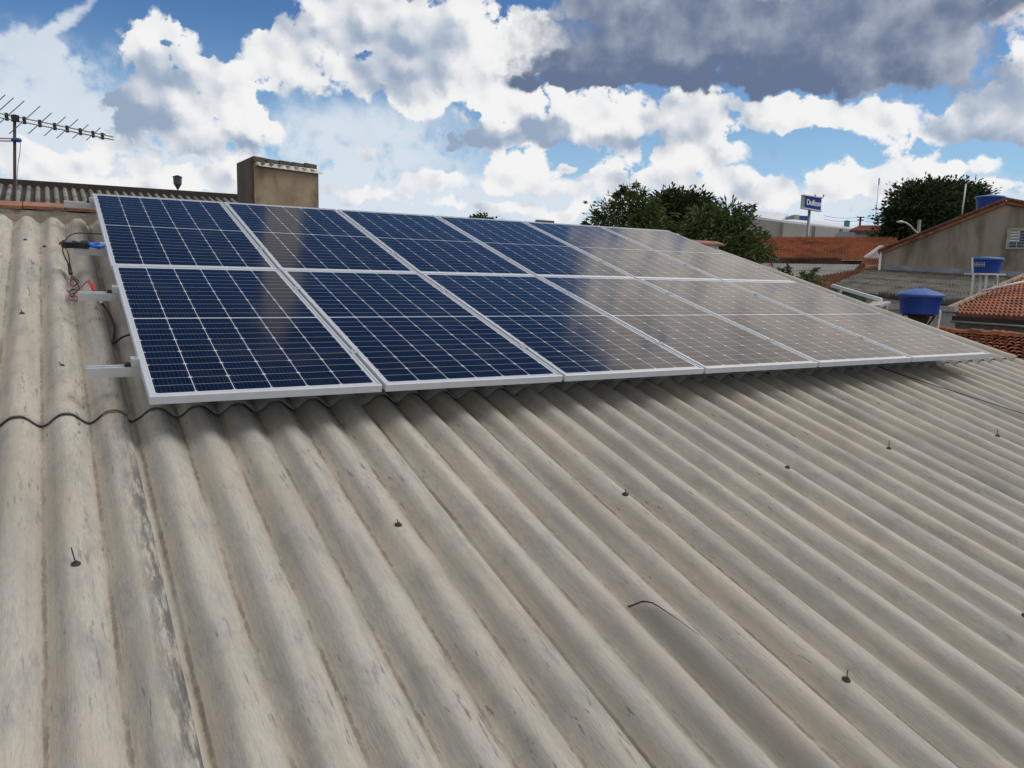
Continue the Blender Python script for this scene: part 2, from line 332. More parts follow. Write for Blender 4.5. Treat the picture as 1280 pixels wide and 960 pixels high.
# ------------------------------------------------------------------ the house under the photographer
ct, st = math.cos(TH), math.sin(TH)
def SL(u, v_, n_):                 # a point in the roof's own frame: along the ridge, up the slope, off the slope
    return Vector((u, v_*ct - n_*st, v_*st + n_*ct))
def wave(u):
    c_ = (1+math.cos(2*math.pi*(u-U0)/PIT))/2
    return -HC - 2*AMP*(1-c_)**1.4
house = thing('house', 'house whose long grey corrugated fibre cement roof fills the foreground', 'house', (0, 0, -4))
SEAM = [-.06+1.062*j for j in range(-4, 8)]; SEAM[-1] = 7.155
ROWS = [(-4.95, -3.0, 0), (-3.15, .45, 1), (.295, 4.30, 2)]
rs = random.Random(3)
for ri, (v0, v1, lev) in enumerate(ROWS):
    for j in range(len(SEAM)-1):
        ua, ub = SEAM[j], SEAM[j+1]
        a_ = ua - (.10 if j else .3)            # each sheet runs a little way under its left neighbour
        sn_ = [rs.uniform(-1, 1) for _ in range(8)]
        nu = max(8, int((ub-a_)/PIT*18)); nv = 26
        tilt = rs.uniform(-.0035, .0035); dv = rs.uniform(-.006, .006)
        mb = MB(); top = []; uvs = []
        for iv in range(nv+1):
            t = iv/nv; v_ = v0+dv + (v1-v0)*t
            for iu in range(nu+1):
                s_ = iu/nu; u = a_ + (ub-a_)*s_
                wob = .0035*math.sin(1.7*v_+sn_[0]*5)*1.0
                n_ = wave(u+wob*.5) + tilt*(s_-.5)
                n_ += .0015*math.sin(5*u+3*v_+sn_[1]*6)
                if u < ua+.02: n_ -= .010                                  # lapped below the neighbour
                if lev == 2: n_ += .016*max(0, 1-t*5)                     # upper sheets ride up on the lower ones
                if s_ > .95: n_ += .010*(s_-.95)/.05                     # the lapping edge stands a little open
                if lev == 1: n_ += .009*max(0, 1-(t)*12) - .0035*max(0, (t-.9)*10)
                top.append((u, v_, n_)); uvs.append((u, v_))
        N_ = (nu+1)*(nv+1)
        vs_ = [SL(*p) for p in top] + [SL(p[0], p[1], p[2]-.006) for p in top]
        fs = []; 
        for iv in range(nv):
            for iu in range(nu):
                a0 = iv*(nu+1)+iu; fs.append((a0, a0+1, a0+nu+2, a0+nu+1)); fs.append((N_+a0+nu+1, N_+a0+nu+2, N_+a0+1, N_+a0))
        mb.add(vs_, fs, uvs+uvs)
        ed = []
        for iu in range(nu): ed.append((N_+iu, N_+iu+1, iu+1, iu)); a0 = nv*(nu+1)+iu; ed.append((a0, a0+1, N_+a0+1, N_+a0))
        for iv in range(nv):
            a0 = iv*(nu+1); ed.append((a0, a0+nu+1, N_+a0+nu+1, N_+a0)); a0 += nu; ed.append((N_+a0, N_+a0+nu+1, a0+nu+1, a0))
        o_ = len(mb.f); 
        for f in ed: mb.f.append(f); mb.uv.append([(uvs+uvs)[i] for i in f]); mb.mi.append(1)
        put(mb, 'roof_sheet', [M_ROOF, M_EDGE], house, True)
def crest(u): return U0 + PIT*round((u-U0)/PIT)
# roof screws: washer, cap and a leaning stub of hook bolt
def screw(u, v_, rod=True, lean=(0, .3)):
    ua_long = lean[1] >= .7
    mb = MB(); n_ = -HC+.002
    ax = SL(0, 0, 1)
    mb.lathe([(.0, -.004),(.0135,-.004),(.0145,0),(.011,.003),(.007,.005),(.0055,.009),(.0,.010)], SL(u, v_, n_), 14, ax=ax)
    if rod: mb.tube([SL(u, v_, n_), SL(u+lean[0]*.05, v_+lean[1]*.05, n_+(.028 if ua_long else .014))], .0022, 6)
    put(mb, 'roof_screw', M_RUST, house)
for u, v_, rod, ln in [(-.298,-.828,1,(-.2,1.0)),(.751,-.874,1,(0,.3)),(1.796,-.895,1,(.2,.3)),(2.874,-.873,0,(0,0)),(3.816,-.832,1,(.7,.7)),(4.833,-.864,1,(.7,.7)),
        (1.792,-2.096,1,(.5,.4)),(2.837,-2.099,1,(.7,.4)),(-.295,.861,1,(-.3,.4)),(-.478,1.677,1,(-.1,.5)),(-.478,3.372,0,(0,0)),(-.36,3.2,0,(0,0)),(7.0,.45,0,(0,0)),(6.65,.36,0,(0,0))]:
    screw(crest(u) if abs(v_) < 3 else u, v_, bool(rod), ln)
# hairline crack across one wave of the lower sheets
mb = MB(); pts = []
kp = [(1.392,-1.512),(1.405,-1.518),(1.43,-1.535),(1.447,-1.565),(1.460,-1.62),(1.472,-1.68),(1.50,-1.785)]
for i in range(len(kp)-1):
    for k in range(5):
        t = k/5; u = kp[i][0]+(kp[i+1][0]-kp[i][0])*t; v_ = kp[i][1]+(kp[i+1][1]-kp[i][1])*t + .001*math.sin(i*5+k*1.9)
        pts.append(SL(u, v_, wave(u)+.001))
mb.tube(pts, [.0050*(1-.85*i/len(pts)) for i in range(len(pts))], 5)
put(mb, 'crack', M_BLACK, house)
# finish along the ridge: mortar in the waves, a course of clay tiles on top
mb = MB(); mb2 = MB()
for u in [x*.0885-1.4 for x in range(0, 97)]:
    if u > 7.12: break
    a0, a1 = u, u+.0885
    p = []
    for uu in (a0, a1):
        p.append([SL(uu, 4.235, wave(uu)-.004), SL(uu, 4.262+.006*math.sin(uu*31), -HC+.034+.008*math.sin(uu*17)), SL(uu, 4.42, -HC+.034), SL(uu, 4.42, -.5)])
    mb.add(p[0]+p[1], [(0,4,5,1),(1,5,6,2),(2,6,7,3)])
x = -1.4
while x < 7.05:
    w_ = .30
    jt = rs.uniform(-.004, .004)
    mb2.hexa([SL(a, b, c+jt) for c in (-HC+.040, -HC+.066) for a, b in ((x,4.262+jt),(x+w_-.008,4.255),(x+w_-.008,4.43),(x,4.43))])
    x += w_
put(mb, 'ridge_mortar', M_MORT, house); put(mb2, 'ridge_tile_course', M_BRICK, house)
mb = MB()
y_lo, y_hi = SL(0, -4.7, -.4).y, SL(0, 4.4, 0).y
zf = lambda y: y*st/ct - .33
for x0, x1 in ((-4.2, -4.05), (6.98, 7.12)):
    a = [(x0, y_lo, -4), (x0, y_hi, -4), (x0, y_hi, zf(y_hi)), (x0, y_lo, zf(y_lo))]
    mb.prism(a, (x1-x0, 0, 0))
mb.prism([(-4.05,y_lo,-4),(-4.05,y_lo+.15,-4),(-4.05,y_lo+.15,zf(y_lo)),(-4.05,y_lo,zf(y_lo))], (11.03,0,0))
mb.prism([(-4.05,y_hi-.15,-4),(-4.05,y_hi,-4),(-4.05,y_hi,zf(y_hi)+.1),(-4.05,y_hi-.15,zf(y_hi)+.1)], (11.03,0,0))
put(mb, 'wall', M_PLAS, house)
# ------------------------------------------------------------------ solar panels
PW, PL, GAP, TILT = 1.0, 2.0265, .01973, .02158
LL = 2.03095
def cell_mat():
    m_ = bpy.data.materials.new('solar_cells'); m_.use_nodes = True; n = NT(m_.node_tree); b = n.N['Principled BSDF']
    uv = n.new('ShaderNodeUVMap').outputs[0]; x, y, _ = n.sep(uv)          # metres on the panel
    CW = .158; mx = (PW-6*CW)/2
    gx = n.m('DIVIDE', n.m('SUBTRACT', x, mx), CW); fx = n.m('FRACT', gx)
    ex = n.m('MULTIPLY', n.m('SUBTRACT', .5, n.m('ABSOLUTE', n.m('SUBTRACT', fx, .5))), CW)     # distance to the column gap
    CH = .0805; half = 12*CH; mid = .012; my = (PL-2*half-mid)/2
    yy = n.m('SUBTRACT', y, my); upper = n.m('GREATER_THAN', yy, half+mid/2)
    y2 = n.m('SUBTRACT', yy, n.m('MULTIPLY', upper, half+mid)); gy = n.m('DIVIDE', y2, CH); fy = n.m('FRACT', gy)
    ey = n.m('MULTIPLY', n.m('SUBTRACT', .5, n.m('ABSOLUTE', n.m('SUBTRACT', fy, .5))), CH)
    # chamfered corners meet on every second cross gap
    fy2 = n.m('FRACT', n.m('MULTIPLY', gy, .5)); ey2 = n.m('MULTIPLY', n.m('SUBTRACT', .5, n.m('ABSOLUTE', n.m('SUBTRACT', fy2, .5))), CH*2)
    line = n.m('MAXIMUM', n.ss(ex, .0021, .0015), n.m('MULTIPLY', n.ss(ey, .0014, .0008), .8))
    dia = n.ss(n.m('ADD', ex, ey2), .0125, .0110)
    outx = n.m('GREATER_THAN', n.m('ABSOLUTE', n.m('SUBTRACT', x, PW/2)), 3*CW)
    outy = n.m('MAXIMUM', n.m('LESS_THAN', y2, 0.), n.m('GREATER_THAN', y2, half))
    white = n.m('MAXIMUM', n.m('MAXIMUM', line, dia), n.m('MAXIMUM', outx, outy), clamp=True)
    bb = n.m('FRACT', n.m('MULTIPLY', n.m('ADD', fx, 1/18), 9.)); bus = n.m('MULTIPLY', n.ss(n.m('ABSOLUTE', n.m('SUBTRACT', bb, .5)), .47, .488), .45)
    fing = n.m('MULTIPLY', n.ss(n.m('ABSOLUTE', n.m('SUBTRACT', n.m('FRACT', n.m('MULTIPLY', y, 620.)), .5)), .38, .44), .05)
    idn = n.new('ShaderNodeTexWhiteNoise', noise_dimensions='3D'); n.put(idn.inputs[0], n.xyz(n.m('FLOOR', gx), n.m('FLOOR', gy), upper))
    cell = n.mix(idn.outputs[0], (.0022,.0045,.014,1), (.0035,.0070,.022,1))
    cell = n.mix(bus, cell, (.16,.18,.24,1))
    dust = n.ss(n.noise(uv, 3.5, 6, .6, '2D'), .45, .8)
    c = n.mix(white, cell, (.50,.52,.56,1)); c = n.mix(n.m('MULTIPLY', dust, .03), c, (.35,.30,.25,1))
    n.put(b.inputs['Base Color'], c); b.inputs['Roughness'].default_value = .6; b.inputs['Specular IOR Level'].default_value = .0
    b.inputs['Coat Weight'].default_value = 1; b.inputs['Coat IOR'].default_value = 1.45
    n.put(b.inputs['Coat Roughness'], n.ss(n.noise(uv, 1.7, 4, .6, '2D'), .3, .7, .07, .12))
    return m_
M_CELL = cell_mat()
def panel_meshes():
    fr = MB(); FW_, FH, IN = .011, .035, .0
    # frame: outer box profile mitred, with top lip, wall and foot flange
    prof = [(0,-FH),(0,-.0012),(.0012,0),(FW_,0),(FW_,-.0028),(.002,-.0028),(.002,-FH+.002),(.026,-FH+.002),(.026,-FH)]
    cs_ = [(0,0,1,1),(PW,0,-1,1),(PW,PL,-1,-1),(0,PL,1,-1)]; vs_ = []
    for x0, y0, sx, sy in cs_:
        for i_, z_ in prof: vs_.append((x0+sx*i_, y0+sy*i_, z_))
    k = len(prof); fs = []
    for c_ in range(4):
        for i in range(k):
            j = (i+1) % k; fs.append((c_*k+i, ((c_+1) % 4)*k+i, ((c_+1) % 4)*k+j, c_*k+j))
    fr.add(vs_, fs)
    gl = MB(); z0, z1, e = -.0022, -.006, .0025
    a = [(e,e),(PW-e,e),(PW-e,PL-e),(e,PL-e)]
    a2 = [(FW_+.0005,FW_+.0005),(PW-FW_-.0005,FW_+.0005),(PW-FW_-.0005,PL-FW_-.0005),(FW_+.0005,PL-FW_-.0005)]
    gl.add([(x, y, -.0035) for x, y in a2], [(0,1,2,3)], a2)
    bs = MB(); bs.box((FW_+.0005, FW_+.0005, -.0085), (PW-FW_-.0005, PL-FW_-.0005, -.0046))
    jb = MB(); jb.box((PW/2-.05, PL/2-.04, -.028), (PW/2+.05, PL/2+.04, -.0088))
    return fr, gl, bs, jb
def slope_mat(u, v_, n_, tilt=0.0):
    X = Vector((1,0,0)); Y = Vector((0, math.cos(TH+tilt), math.sin(TH+tilt))); Z = X.cross(Y)
    m4 = Matrix((X, Y, Z)).transposed().to_4x4(); m4.translation = SL(u, v_, n_); return m4
fr, gl, bs, jb = panel_meshes()
ordn = ['first', 'second', 'third', 'fourth', 'fifth', 'sixth']
proto = thing('solar_panel', 'x', 'solar panel')
fo = fr.build('frame', M_FRAME, proto); go_ = gl.build('glass', M_CELL, proto); bo = bs.build('back_sheet', M_WHITE, proto); jo = jb.build('junction_box', M_BLACK, proto)
lab = {(0,0):'front row, leftmost dark blue solar panel beside the bare rail ends', (0,5):'front row, rightmost solar panel at the far low corner of the array',
       (1,0):'back row, leftmost blue solar panel next to the clamp meter', (1,5):'back row, rightmost solar panel at the far top corner of the array'}
first = True
for rw in (0, 1):
    for c_ in range(6):
        u = c_*(PW+GAP)
        m4 = slope_mat(u, 0, 0) if rw == 0 else slope_mat(u - .006, LL+.002, 0, TILT)
        L_ = lab.get((rw, c_)) or ('%s row, %s solar panel from the left' % (('front', 'back')[rw], ordn[c_]) + (', dark blue' if c_ < 2+rw else ', glazed with pale sky reflection'))
        if first: o = proto; first = False
        else:
            o = proto.copy(); COL.objects.link(o)
            for ch in (fo, go_, bo, jo): d = ch.copy(); COL.objects.link(d); d.parent = o
        o.matrix_world = m4; tag(o, L_, 'solar panel', 'solar panels in two rows on the roof')
# ------------------------------------------------------------------ rails with clamps
RV = [(.443, 0, -.209), (1.573, 0, -.203), (2.533, 1, -.193), (3.89, 1, -.216)]
RL = ['lowest aluminium rail, its bare end nearest the front edge of the panels', 'second aluminium rail from the front, the red test lead on its end',
      'third aluminium rail from the front, the clamp meter lying on its end', 'topmost aluminium rail poking out beside the clay ridge tiles']
for (v_, rw, ul), lb in zip(RV, RL):
    if rw: nn = -.0355 + (v_-LL)*math.sin(TILT)
    else: nn = -.0355
    base = SL(ul, v_, nn-.045)
    t = thing('mounting_rail', lb, 'rail', base, 'aluminium rails under the panels')
    mb = MB(); h_ = .045; w_ = .038; n_ = nn-.001
    p = [(-.019,-h_),(.019,-h_),(.019,0),(.006,0),(.006,-.010),(-.006,-.010),(-.006,0),(-.019,0)]
    vs_ = [SL(uu, v_+a, n_+b) for uu in (ul, 6.17) for a, b in p]; k = len(p)
    mb.add(vs_, [(7,6,5,4,3,2,1,0),tuple(range(k,2*k))]+[(i,(i+1) % k,k+(i+1) % k,k+i) for i in range(k)])
    put(mb, 'rail', M_ALU, t)
    nt_ = nn+.0355
    for c_ in range(7):
        uc = c_*(PW+GAP)-GAP/2 - (.006 if rw else 0)
        mb = MB()
        if c_ == 0: mb.hexa([SL(a, b, c) for c in (nn, nt_+.002) for a, b in ((uc-.022,v_-.018),(uc+.0096,v_-.018),(uc+.0096,v_+.018),(uc-.022,v_+.018))]); 
        elif c_ == 6: mb.hexa([SL(a, b, c) for c in (nn, nt_+.002) for a, b in ((uc-.009,v_-.018),(uc+.02,v_-.018),(uc+.02,v_+.018),(uc-.009,v_+.018))])
        else:
            mb.hexa([SL(a, b, c) for c in (nt_+.0005, nt_+.0045) for a, b in ((uc-.02,v_-.022),(uc+.02,v_-.022),(uc+.02,v_+.022),(uc-.02,v_+.022))])
            mb.hexa([SL(a, b, c) for c in (nn, nt_+.0005) for a, b in ((uc-.008,v_-.02),(uc+.008,v_-.02),(uc+.008,v_+.02),(uc-.008,v_+.02))])
        cl = put(mb, 'clamp', M_ALU, t)
        mb = MB(); mb.lathe([(.0065,0),(.0065,.006),(.003,.006)], SL(uc, v_, nt_+(.0045 if 0 < c_ < 6 else .002)), 10, ax=SL(0,0,1))
        bo2 = mb.build('bolt', M_GALV, None, False, base=t.location); bo2.location = (0,0,0); bo2.parent = cl
    for uf in [crest(-.12+k_*1.062) for k_ in range(1, 6)]:
        mb = MB(); mb.hexa([SL(a, b, c) for c in (-HC+.001, nn-.0465) for a, b in ((uf-.02,v_-.015),(uf+.02,v_-.015),(uf+.02,v_+.015),(uf-.02,v_+.015))])
        put(mb, 'foot', M_GALV, t)
    mb = MB(); mb.hexa([SL(a, b, c) for c in (nn+.0005, nn+.012) for a, b in ((-.058,v_-.014),(-.034,v_-.014),(-.034,v_+.014),(-.058,v_+.014))]); put(mb, 'end_clamp_block', M_BLACK, t)
#--SMALL--
# ------------------------------------------------------------------ small things on the roof
NRM = SL(0, 0, 1)
def PN(px, py, n_):                # a point n_ off the panel plane, seen at that pixel
    d = ray(px, py); t = (n_ - CAM.dot(NRM))/d.dot(NRM); return CAM + d*t
def smooth_path(pts, k=6):
    out = []; P_ = [Vector(p) for p in pts]
    for i in range(len(P_)-1):
        a, b, c, d = P_[max(i-1, 0)], P_[i], P_[i+1], P_[min(i+2, len(P_)-1)]
        for j in range(k):
            t = j/k; out.append(.5*((2*b)+(c-a)*t+(2*a-5*b+4*c-d)*t*t+(3*b-a-3*c+d)*t**3))
    out.append(P_[-1]); return out
nr = -.0355 + (2.533-LL)*math.sin(TILT)
mt = thing('clamp_meter', 'black clamp meter with a bright blue jaw lying on a rail end', 'meter', SL(-.14, 2.533, nr))
mb = MB()
bodyp = [(-.262,.024),(-.255,.033),(-.235,.036),(-.20,.032),(-.16,.031),(-.135,.037),(-.112,.040),(-.104,.036)]
top = [(u, 2.533+w_) for u, w_ in bodyp]; bot = [(u, 2.533-w_) for u, w_ in bodyp][::-1]
pl = top+bot
for z0, z1, s_ in ((.001, .006, .94), (.006, .030, 1.0), (.030, .038, .93)):
    cx_, cy2 = -.183, 2.533
    A = [SL(cx_+(u-cx_)*s_, cy2+(v_-cy2)*s_, nr+z0) for u, v_ in pl]; mb.prism(A, NRM*(z1-z0))
put(mb, 'body', M_BLACK, mt)
mb = MB(); mb.hexa([SL(a, b, c) for c in (nr+.038, nr+.0395) for a, b in ((-.235,2.512),(-.20,2.512),(-.20,2.554),(-.235,2.554))]); put(mb, 'screen', mat('lcd', (.20,.22,.20), .2), mt)
mb = MB(); mb.lathe([(.014,0),(.014,.006),(.010,.008)], SL(-.165, 2.533, nr+.038), 16, ax=NRM); put(mb, 'dial', mat('grey_plastic', (.25,.25,.27), .5), mt)
mb = MB(); ring = []
for i in range(25):
    a = math.pi*(-.86+1.72*i/24); ring.append(SL(-.060+.043*math.cos(a), 2.533+.033*math.sin(a), nr+.020))
mb.tube([SL(-.106, 2.510, nr+.020)]+ring+[SL(-.106, 2.556, nr+.020)], .0115, 10); put(mb, 'jaw', M_BLUEP, mt, True)
mb = MB(); mb.tube([SL(-.262, 2.548, nr+.020), SL(-.275, 2.548, nr+.020)], .010, 8); put(mb, 'plug', M_RED, mt)
def cable(name, lab, cat, path, r, m_, parent=None, k=6):
    pts = smooth_path(path, k); mb = MB(); mb.tube(pts, r, 6)
    if parent is not None: return put(mb, name, m_, parent, True)
    o = mb.build(name, m_, None, True, base=pts[0]); tag(o, lab, cat); return o
ld = thing('test_lead', 'tangled black and red test lead hanging down from the clamp meter', 'test lead', PN(88, 336, -.17))
cable('black_lead', '', '', [PN(x, y, n_) for x, y, n_ in [(128,292.5,-.05),(112,292,-.06),(98,291.3,-.08),(88,294,-.09),(80.5,302,-.07),(78.3,311,-.06),(80.5,320,-.10),(86,331,-.165),(88,342,-.187),(93,347,-.19),(98,352,-.19),(93,357,-.19),(88,355,-.19),(90,348,-.187),(95,352,-.19),(99,361,-.19),(94,366,-.19),(90,371,-.19),(87,367,-.19),(90,362,-.19),(98,363,-.19)]], .0042, M_RUB, ld)
M_DRED = mat('red_rubber', (.28,.03,.02), .5)
cable('red_lead', '', '', [PN(x, y, n_) for x, y, n_ in [(80,309,-.03),(84,313,-.03),(86,322,-.09),(87.5,332,-.165),(88.5,341,-.187),(90,348,-.187),(88,355,-.188),(95,359,-.187),(98,364,-.187),(90,367,-.187),(86,371,-.187),(88,375,-.187),(96,376,-.187),(97,372,-.187),(92,369,-.187)]], .0032, M_DRED, ld)
cable('red_probe_lead', '', '', [PN(x, y, n_) for x, y, n_ in [(99,361,-.185),(104,357,-.17),(108,352,-.14),(110,350.8,-.13)]], .003, M_DRED, ld)
mb = MB(); mb.tube([PN(110,350.8,-.13), PN(111,351.6,-.125), PN(116,359,-.05), PN(117,361,-.04), PN(118.5,363,-.034)], [.004,.009,.013,.012,.003], 10); put(mb, 'probe', M_RED, ld, True)
mb = MB(); mb.tube([PN(86,330,-.16), PN(88.5,342,-.18)], [.009,.013], 8); put(mb, 'bundle_tie', M_RUB, ld, True)
pc = thing('panel_cable', 'thick black cable curling out from under the left panels onto the roof', 'cable', PN(141, 427, -.2))
cable('cable', '', '', [PN(x, y, n_) for x, y, n_ in [(121,371,-.12),(124,376,-.15),(132,385,-.19),(139,397,-.215),(143,409,-.225),(142,420,-.225),(141,427,-.225),(144,428,-.22),(152,422,-.17),(163,418,-.12),(175,416,-.09)]], .0062, M_RUB, pc)
mb = MB(); mb.tube([PN(124,374.5,-.138), PN(127.5,378.5,-.155)], .009, 8); put(mb, 'connector', M_WHITE, pc)
cable('loose_wire', 'thin black wire running across the waves at the right of the roof', 'wire', [SL(4.9,1.2,-.17),SL(5.08,.62,-.184),SL(5.22,.094,-.186),SL(5.376,-.265,-.188),SL(5.525,-.655,-.187),SL(5.72,-1.2,-.188),SL(5.9,-1.8,-.188)], .0035, M_RUB)
# ------------------------------------------------------------------ aerials left
GZ0 = -4.0
an = thing('tv_antenna', 'comb-like television aerial with twin booms on a dark mast, far left', 'antenna', P(18, 262, 8.0))
mb = MB(); am0, am1 = P(18.7, 275, 8.0), P(18.2, 143, 8.0); mb.tube([am0+(am0-am1)*((am0.z-GZ0)/(am1.z-am0.z)), am1], .014, 10); put(mb, 'mast', M_RUST, an, True)
bdir = (r_*math.sin(R(20)) + HF*math.cos(R(20)))
b0_ = P(18.2, 148, 8.0)
bend = P(142, 173, 9.16); bd = (bend-b0_).normalized(); Lb = (bend-b0_).length
bupv = UP - bd*UP.dot(bd); bupv.normalize(); M_AN = mat('dull_aluminium', (.40,.39,.37), .5, .5, 30)
for sgn in (-1, 1):
    mb = MB(); mb.tube([b0_-bd*.9+bupv*sgn*.022, bend+bupv*sgn*.016], .007, 8); put(mb, 'boom', M_AN, an, True)
mb = MB(); mb.box(b0_-Vector((.03,.03,.03)), b0_+Vector((.04,.03,.03))); put(mb, 'mast_clamp', M_BLACK, an)
ed = (RT*.80+UP*.60); ed = (ed-bd*ed.dot(bd)*.35).normalized()
for xp, hl in ((-22,.26),(-6,.25),(8,.24),(30,.22),(50,.17),(68,.16),(84,.16),(100,.12),(116,.11),(128,.05)):
    # where along the boom this element sits
    best = min((abs(((b0_+bd*(t/200*Lb*1.3-.3)) - CAM).dot(RT)/((b0_+bd*(t/200*Lb*1.3-.3))-CAM).dot(FW)*F+640-xp), t) for t in range(201))[1]
    c0 = b0_+bd*(best/200*Lb*1.3-.3)
    mb = MB(); mb.tube([c0-ed*hl*.95, c0+ed*hl], .0045, 6); e_ = put(mb, 'element', M_GALV, an)
    mb = MB(); mb.tube([c0-bupv*.035, c0+bupv*.035], .017, 8)
    k_ = mb.build('element_clip', M_BLACK, None, False, base=an.location); k_.location = (0,0,0); k_.parent = e_
c1 = P(20, 175, 8.0)
for sgn in (-1, 1):
    mb = MB(); mb.tube([c1+UP*sgn*.012, c1-RT*.6+UP*(sgn*.012+.015)], .006, 8); put(mb, 'lower_arm', M_AN, an, True)
mb = MB(); mb.tube([P(15,175,7.98), P(18,174.6,7.98), P(25,175.5,7.98), P(26.5,175.5,7.98)], [.018,.022,.022,.012], 10); put(mb, 'balun', mat('blue_clip', (.02,.07,.35), .4), an)
cable('coax', '', '', [P(25.5,177,7.97),P(25,190,7.97),P(22.5,205,7.97),P(21.5,220,7.97),P(20.5,240,7.98),P(20,262,7.98)], .0035, mat('grey_cable', (.35,.35,.36), .5), an)
# ------------------------------------------------------------------ building behind, its fibre cement roof, and the block on it
def quad_roof(A, B, C_, D_, nx, ny, amp, step, thick=.05, seg=6, jit=0.0, seed=0):
    # A,B eave ends; D_,C_ ridge ends; waves run up the slope, ny lapped courses
    A, B, C_, D_ = map(Vector, (A, B, C_, D_)); r0 = random.Random(seed)
    nrm = (B-A).cross(D_-A).normalized()
    if nrm.z < 0: nrm = -nrm
    NX = nx*seg; vs_, uvs, fs = [], [], []
    rows = []
    for j in range(ny): rows += [(j, 0.0), (j, .999)]
    offs = [[r0.uniform(-1, 1)*jit for _ in range(nx+1)] for _ in range(ny)]
    for j, fr_ in rows:
        t = (j+fr_)/ny; lift = step*(1-fr_)
        for i in range(NX+1):
            s_ = i/NX; p = A.lerp(B, s_).lerp(D_.lerp(C_, s_), t)
            jj = offs[j][min(nx, i//seg)]
            ph = 2*math.pi*s_*nx
            vs_.append(p + nrm*(amp*math.sin(ph) + lift + jj)); uvs.append((s_*nx, j+fr_*.98))
    for k in range(len(rows)-1):
        for i in range(NX): a = k*(NX+1)+i; fs.append((a, a+1, a+NX+2, a+NX+1))
    o = len(vs_)
    for p, uvp in ((A, (0,0)), (B, (nx,0)), (C_, (nx,ny)), (D_, (0,ny))): vs_.append(p-nrm*(thick+amp)); uvs.append(uvp)
    fs.append((o+3, o+2, o+1, o)); L = len(rows)-1
    fs.append(tuple([o]+[o+1]+[i for i in range(NX, -1, -1)])); fs.append(tuple([o+2, o+3]+[L*(NX+1)+i for i in range(NX+1)]))
    fs.append(tuple([o+3, o]+[k*(NX+1) for k in range(len(rows))])); fs.append(tuple([o+1, o+2]+[k*(NX+1)+NX for k in range(len(rows)-1, -1, -1)]))
    mb = MB(); mb.add(vs_, fs, uvs); return mb
def uv_tile_mat(name, c1, c2, dark, lo=.35, hi=.75, rough=.9, ns=5.0):
    m_ = bpy.data.materials.new(name); m_.use_nodes = True; n = NT(m_.node_tree); b = n.N['Principled BSDF']
    uv = n.new('ShaderNodeUVMap').outputs[0]; x, y, _ = n.sep(uv); ob = n.new('ShaderNodeTexCoord').outputs['Object']
    wn_ = n.new('ShaderNodeTexWhiteNoise', noise_dimensions='2D'); n.put(wn_.inputs[0], n.xyz(n.m('FLOOR', n.m('ADD', x, .25)), n.m('FLOOR', y), 0.))
    c = n.mix(wn_.outputs[0], (*c1, 1), (*c2, 1))
    c = n.mix(n.ss(n.noise(ob, ns, 7, .65), lo, hi), c, (*dark, 1))
    n.put(b.inputs['Base Color'], c); b.inputs['Roughness'].default_value = rough; b.inputs['Specular IOR Level'].default_value = .25
    return m_
M_TILE = uv_tile_mat('clay_tiles', (.38,.145,.085), (.27,.10,.06), (.11,.06,.045), .38, .72, ns=1.4)
M_TILE2 = uv_tile_mat('old_clay_tiles', (.46,.18,.09), (.28,.11,.06), (.10,.06,.045), .42, .72, ns=4)
M_TILE3 = uv_tile_mat('orange_clay_tiles', (.46,.19,.10), (.35,.14,.075), (.16,.085,.055), .40, .72, ns=.9)
M_GREYR = uv_tile_mat('weathered_fibre_cement', (.15,.145,.135), (.12,.115,.105), (.06,.058,.053), .40, .68, ns=2.2)
M_GREYL = uv_tile_mat('light_fibre_cement', (.20,.205,.20), (.17,.175,.17), (.10,.10,.095), .45, .75, ns=1)
M_CONC = mat('stained_render', (.235,.215,.18), .95, nscale=.9, namt=.35)
M_CONC2 = mat('grey_block_wall', (.17,.16,.145), .95, nscale=2.5, namt=.5)
M_BEIGE = mat('beige_wall', (.42,.38,.30), .9, nscale=1.5, namt=.3)
M_FACT = mat('factory_wall', (.36,.355,.34), .9, nscale=.25, namt=.15)
M_METALW = mat('pale_metal_sheet', (.62,.66,.70), .5, .1, .3, .08)
M_TANK = mat('blue_polyethylene', (.006,.055,.33), .42, nscale=1.5, namt=.2)
M_GLASS = mat('window_glass', (.02,.025,.035), .12, nscale=2)
GZ = -4.0
def ground(p): return Vector((p[0], p[1], GZ))
def wallq(mb, a, b, thick=.15, lo=None):       # wall from the line a-b down to the ground
    a, b = Vector(a), Vector(b); d = (b-a); d.z = 0; nn_ = Vector((-d.y, d.x, 0)).normalized()*thick
    if nn_.dot(HF) < 0: nn_ = -nn_
    a0 = Vector((a.x, a.y, GZ if lo is None else lo)); b0 = Vector((b.x, b.y, GZ if lo is None else lo))
    mb.hexa([a0, b0, b0+nn_, a0+nn_, a, b, b+nn_, a+nn_])
YB = 21.0
bb_ = thing('rear_building', 'long building behind the ridge, dark fascia over a ribbed grey roof slope', 'building', ground(PY(60, 240, YB)))
rA, rB = PY(-260, 213, YB), PY(312, 249.5, YB)
dn = Vector((0, -4.4, -4.4*math.tan(R(12.5))))
M_GSH = uv_tile_mat('grey_sheets', (.22,.21,.19), (.26,.25,.225), (.09,.086,.078), .45, .7, ns=1.5)
n = NT(M_GSH.node_tree); bs_ = n.N['Principled BSDF']; cc = bs_.inputs['Base Color'].links[0].from_socket
xx, yy_, _ = n.sep(n.new('ShaderNodeUVMap').outputs[0]); n.put(bs_.inputs['Base Color'], n.mix(n.ss(n.m('SINE', n.m('MULTIPLY', xx, 2*math.pi)), .3, -.3), cc, (.045,.042,.038,1)))   # valley shade and dirt painted into the colour
put(quad_roof(rA+dn, rB+dn, rB, rA, int((rB-rA).length/.2), 2, .036, .012, seg=8), 'roof', M_GSH, bb_, True)
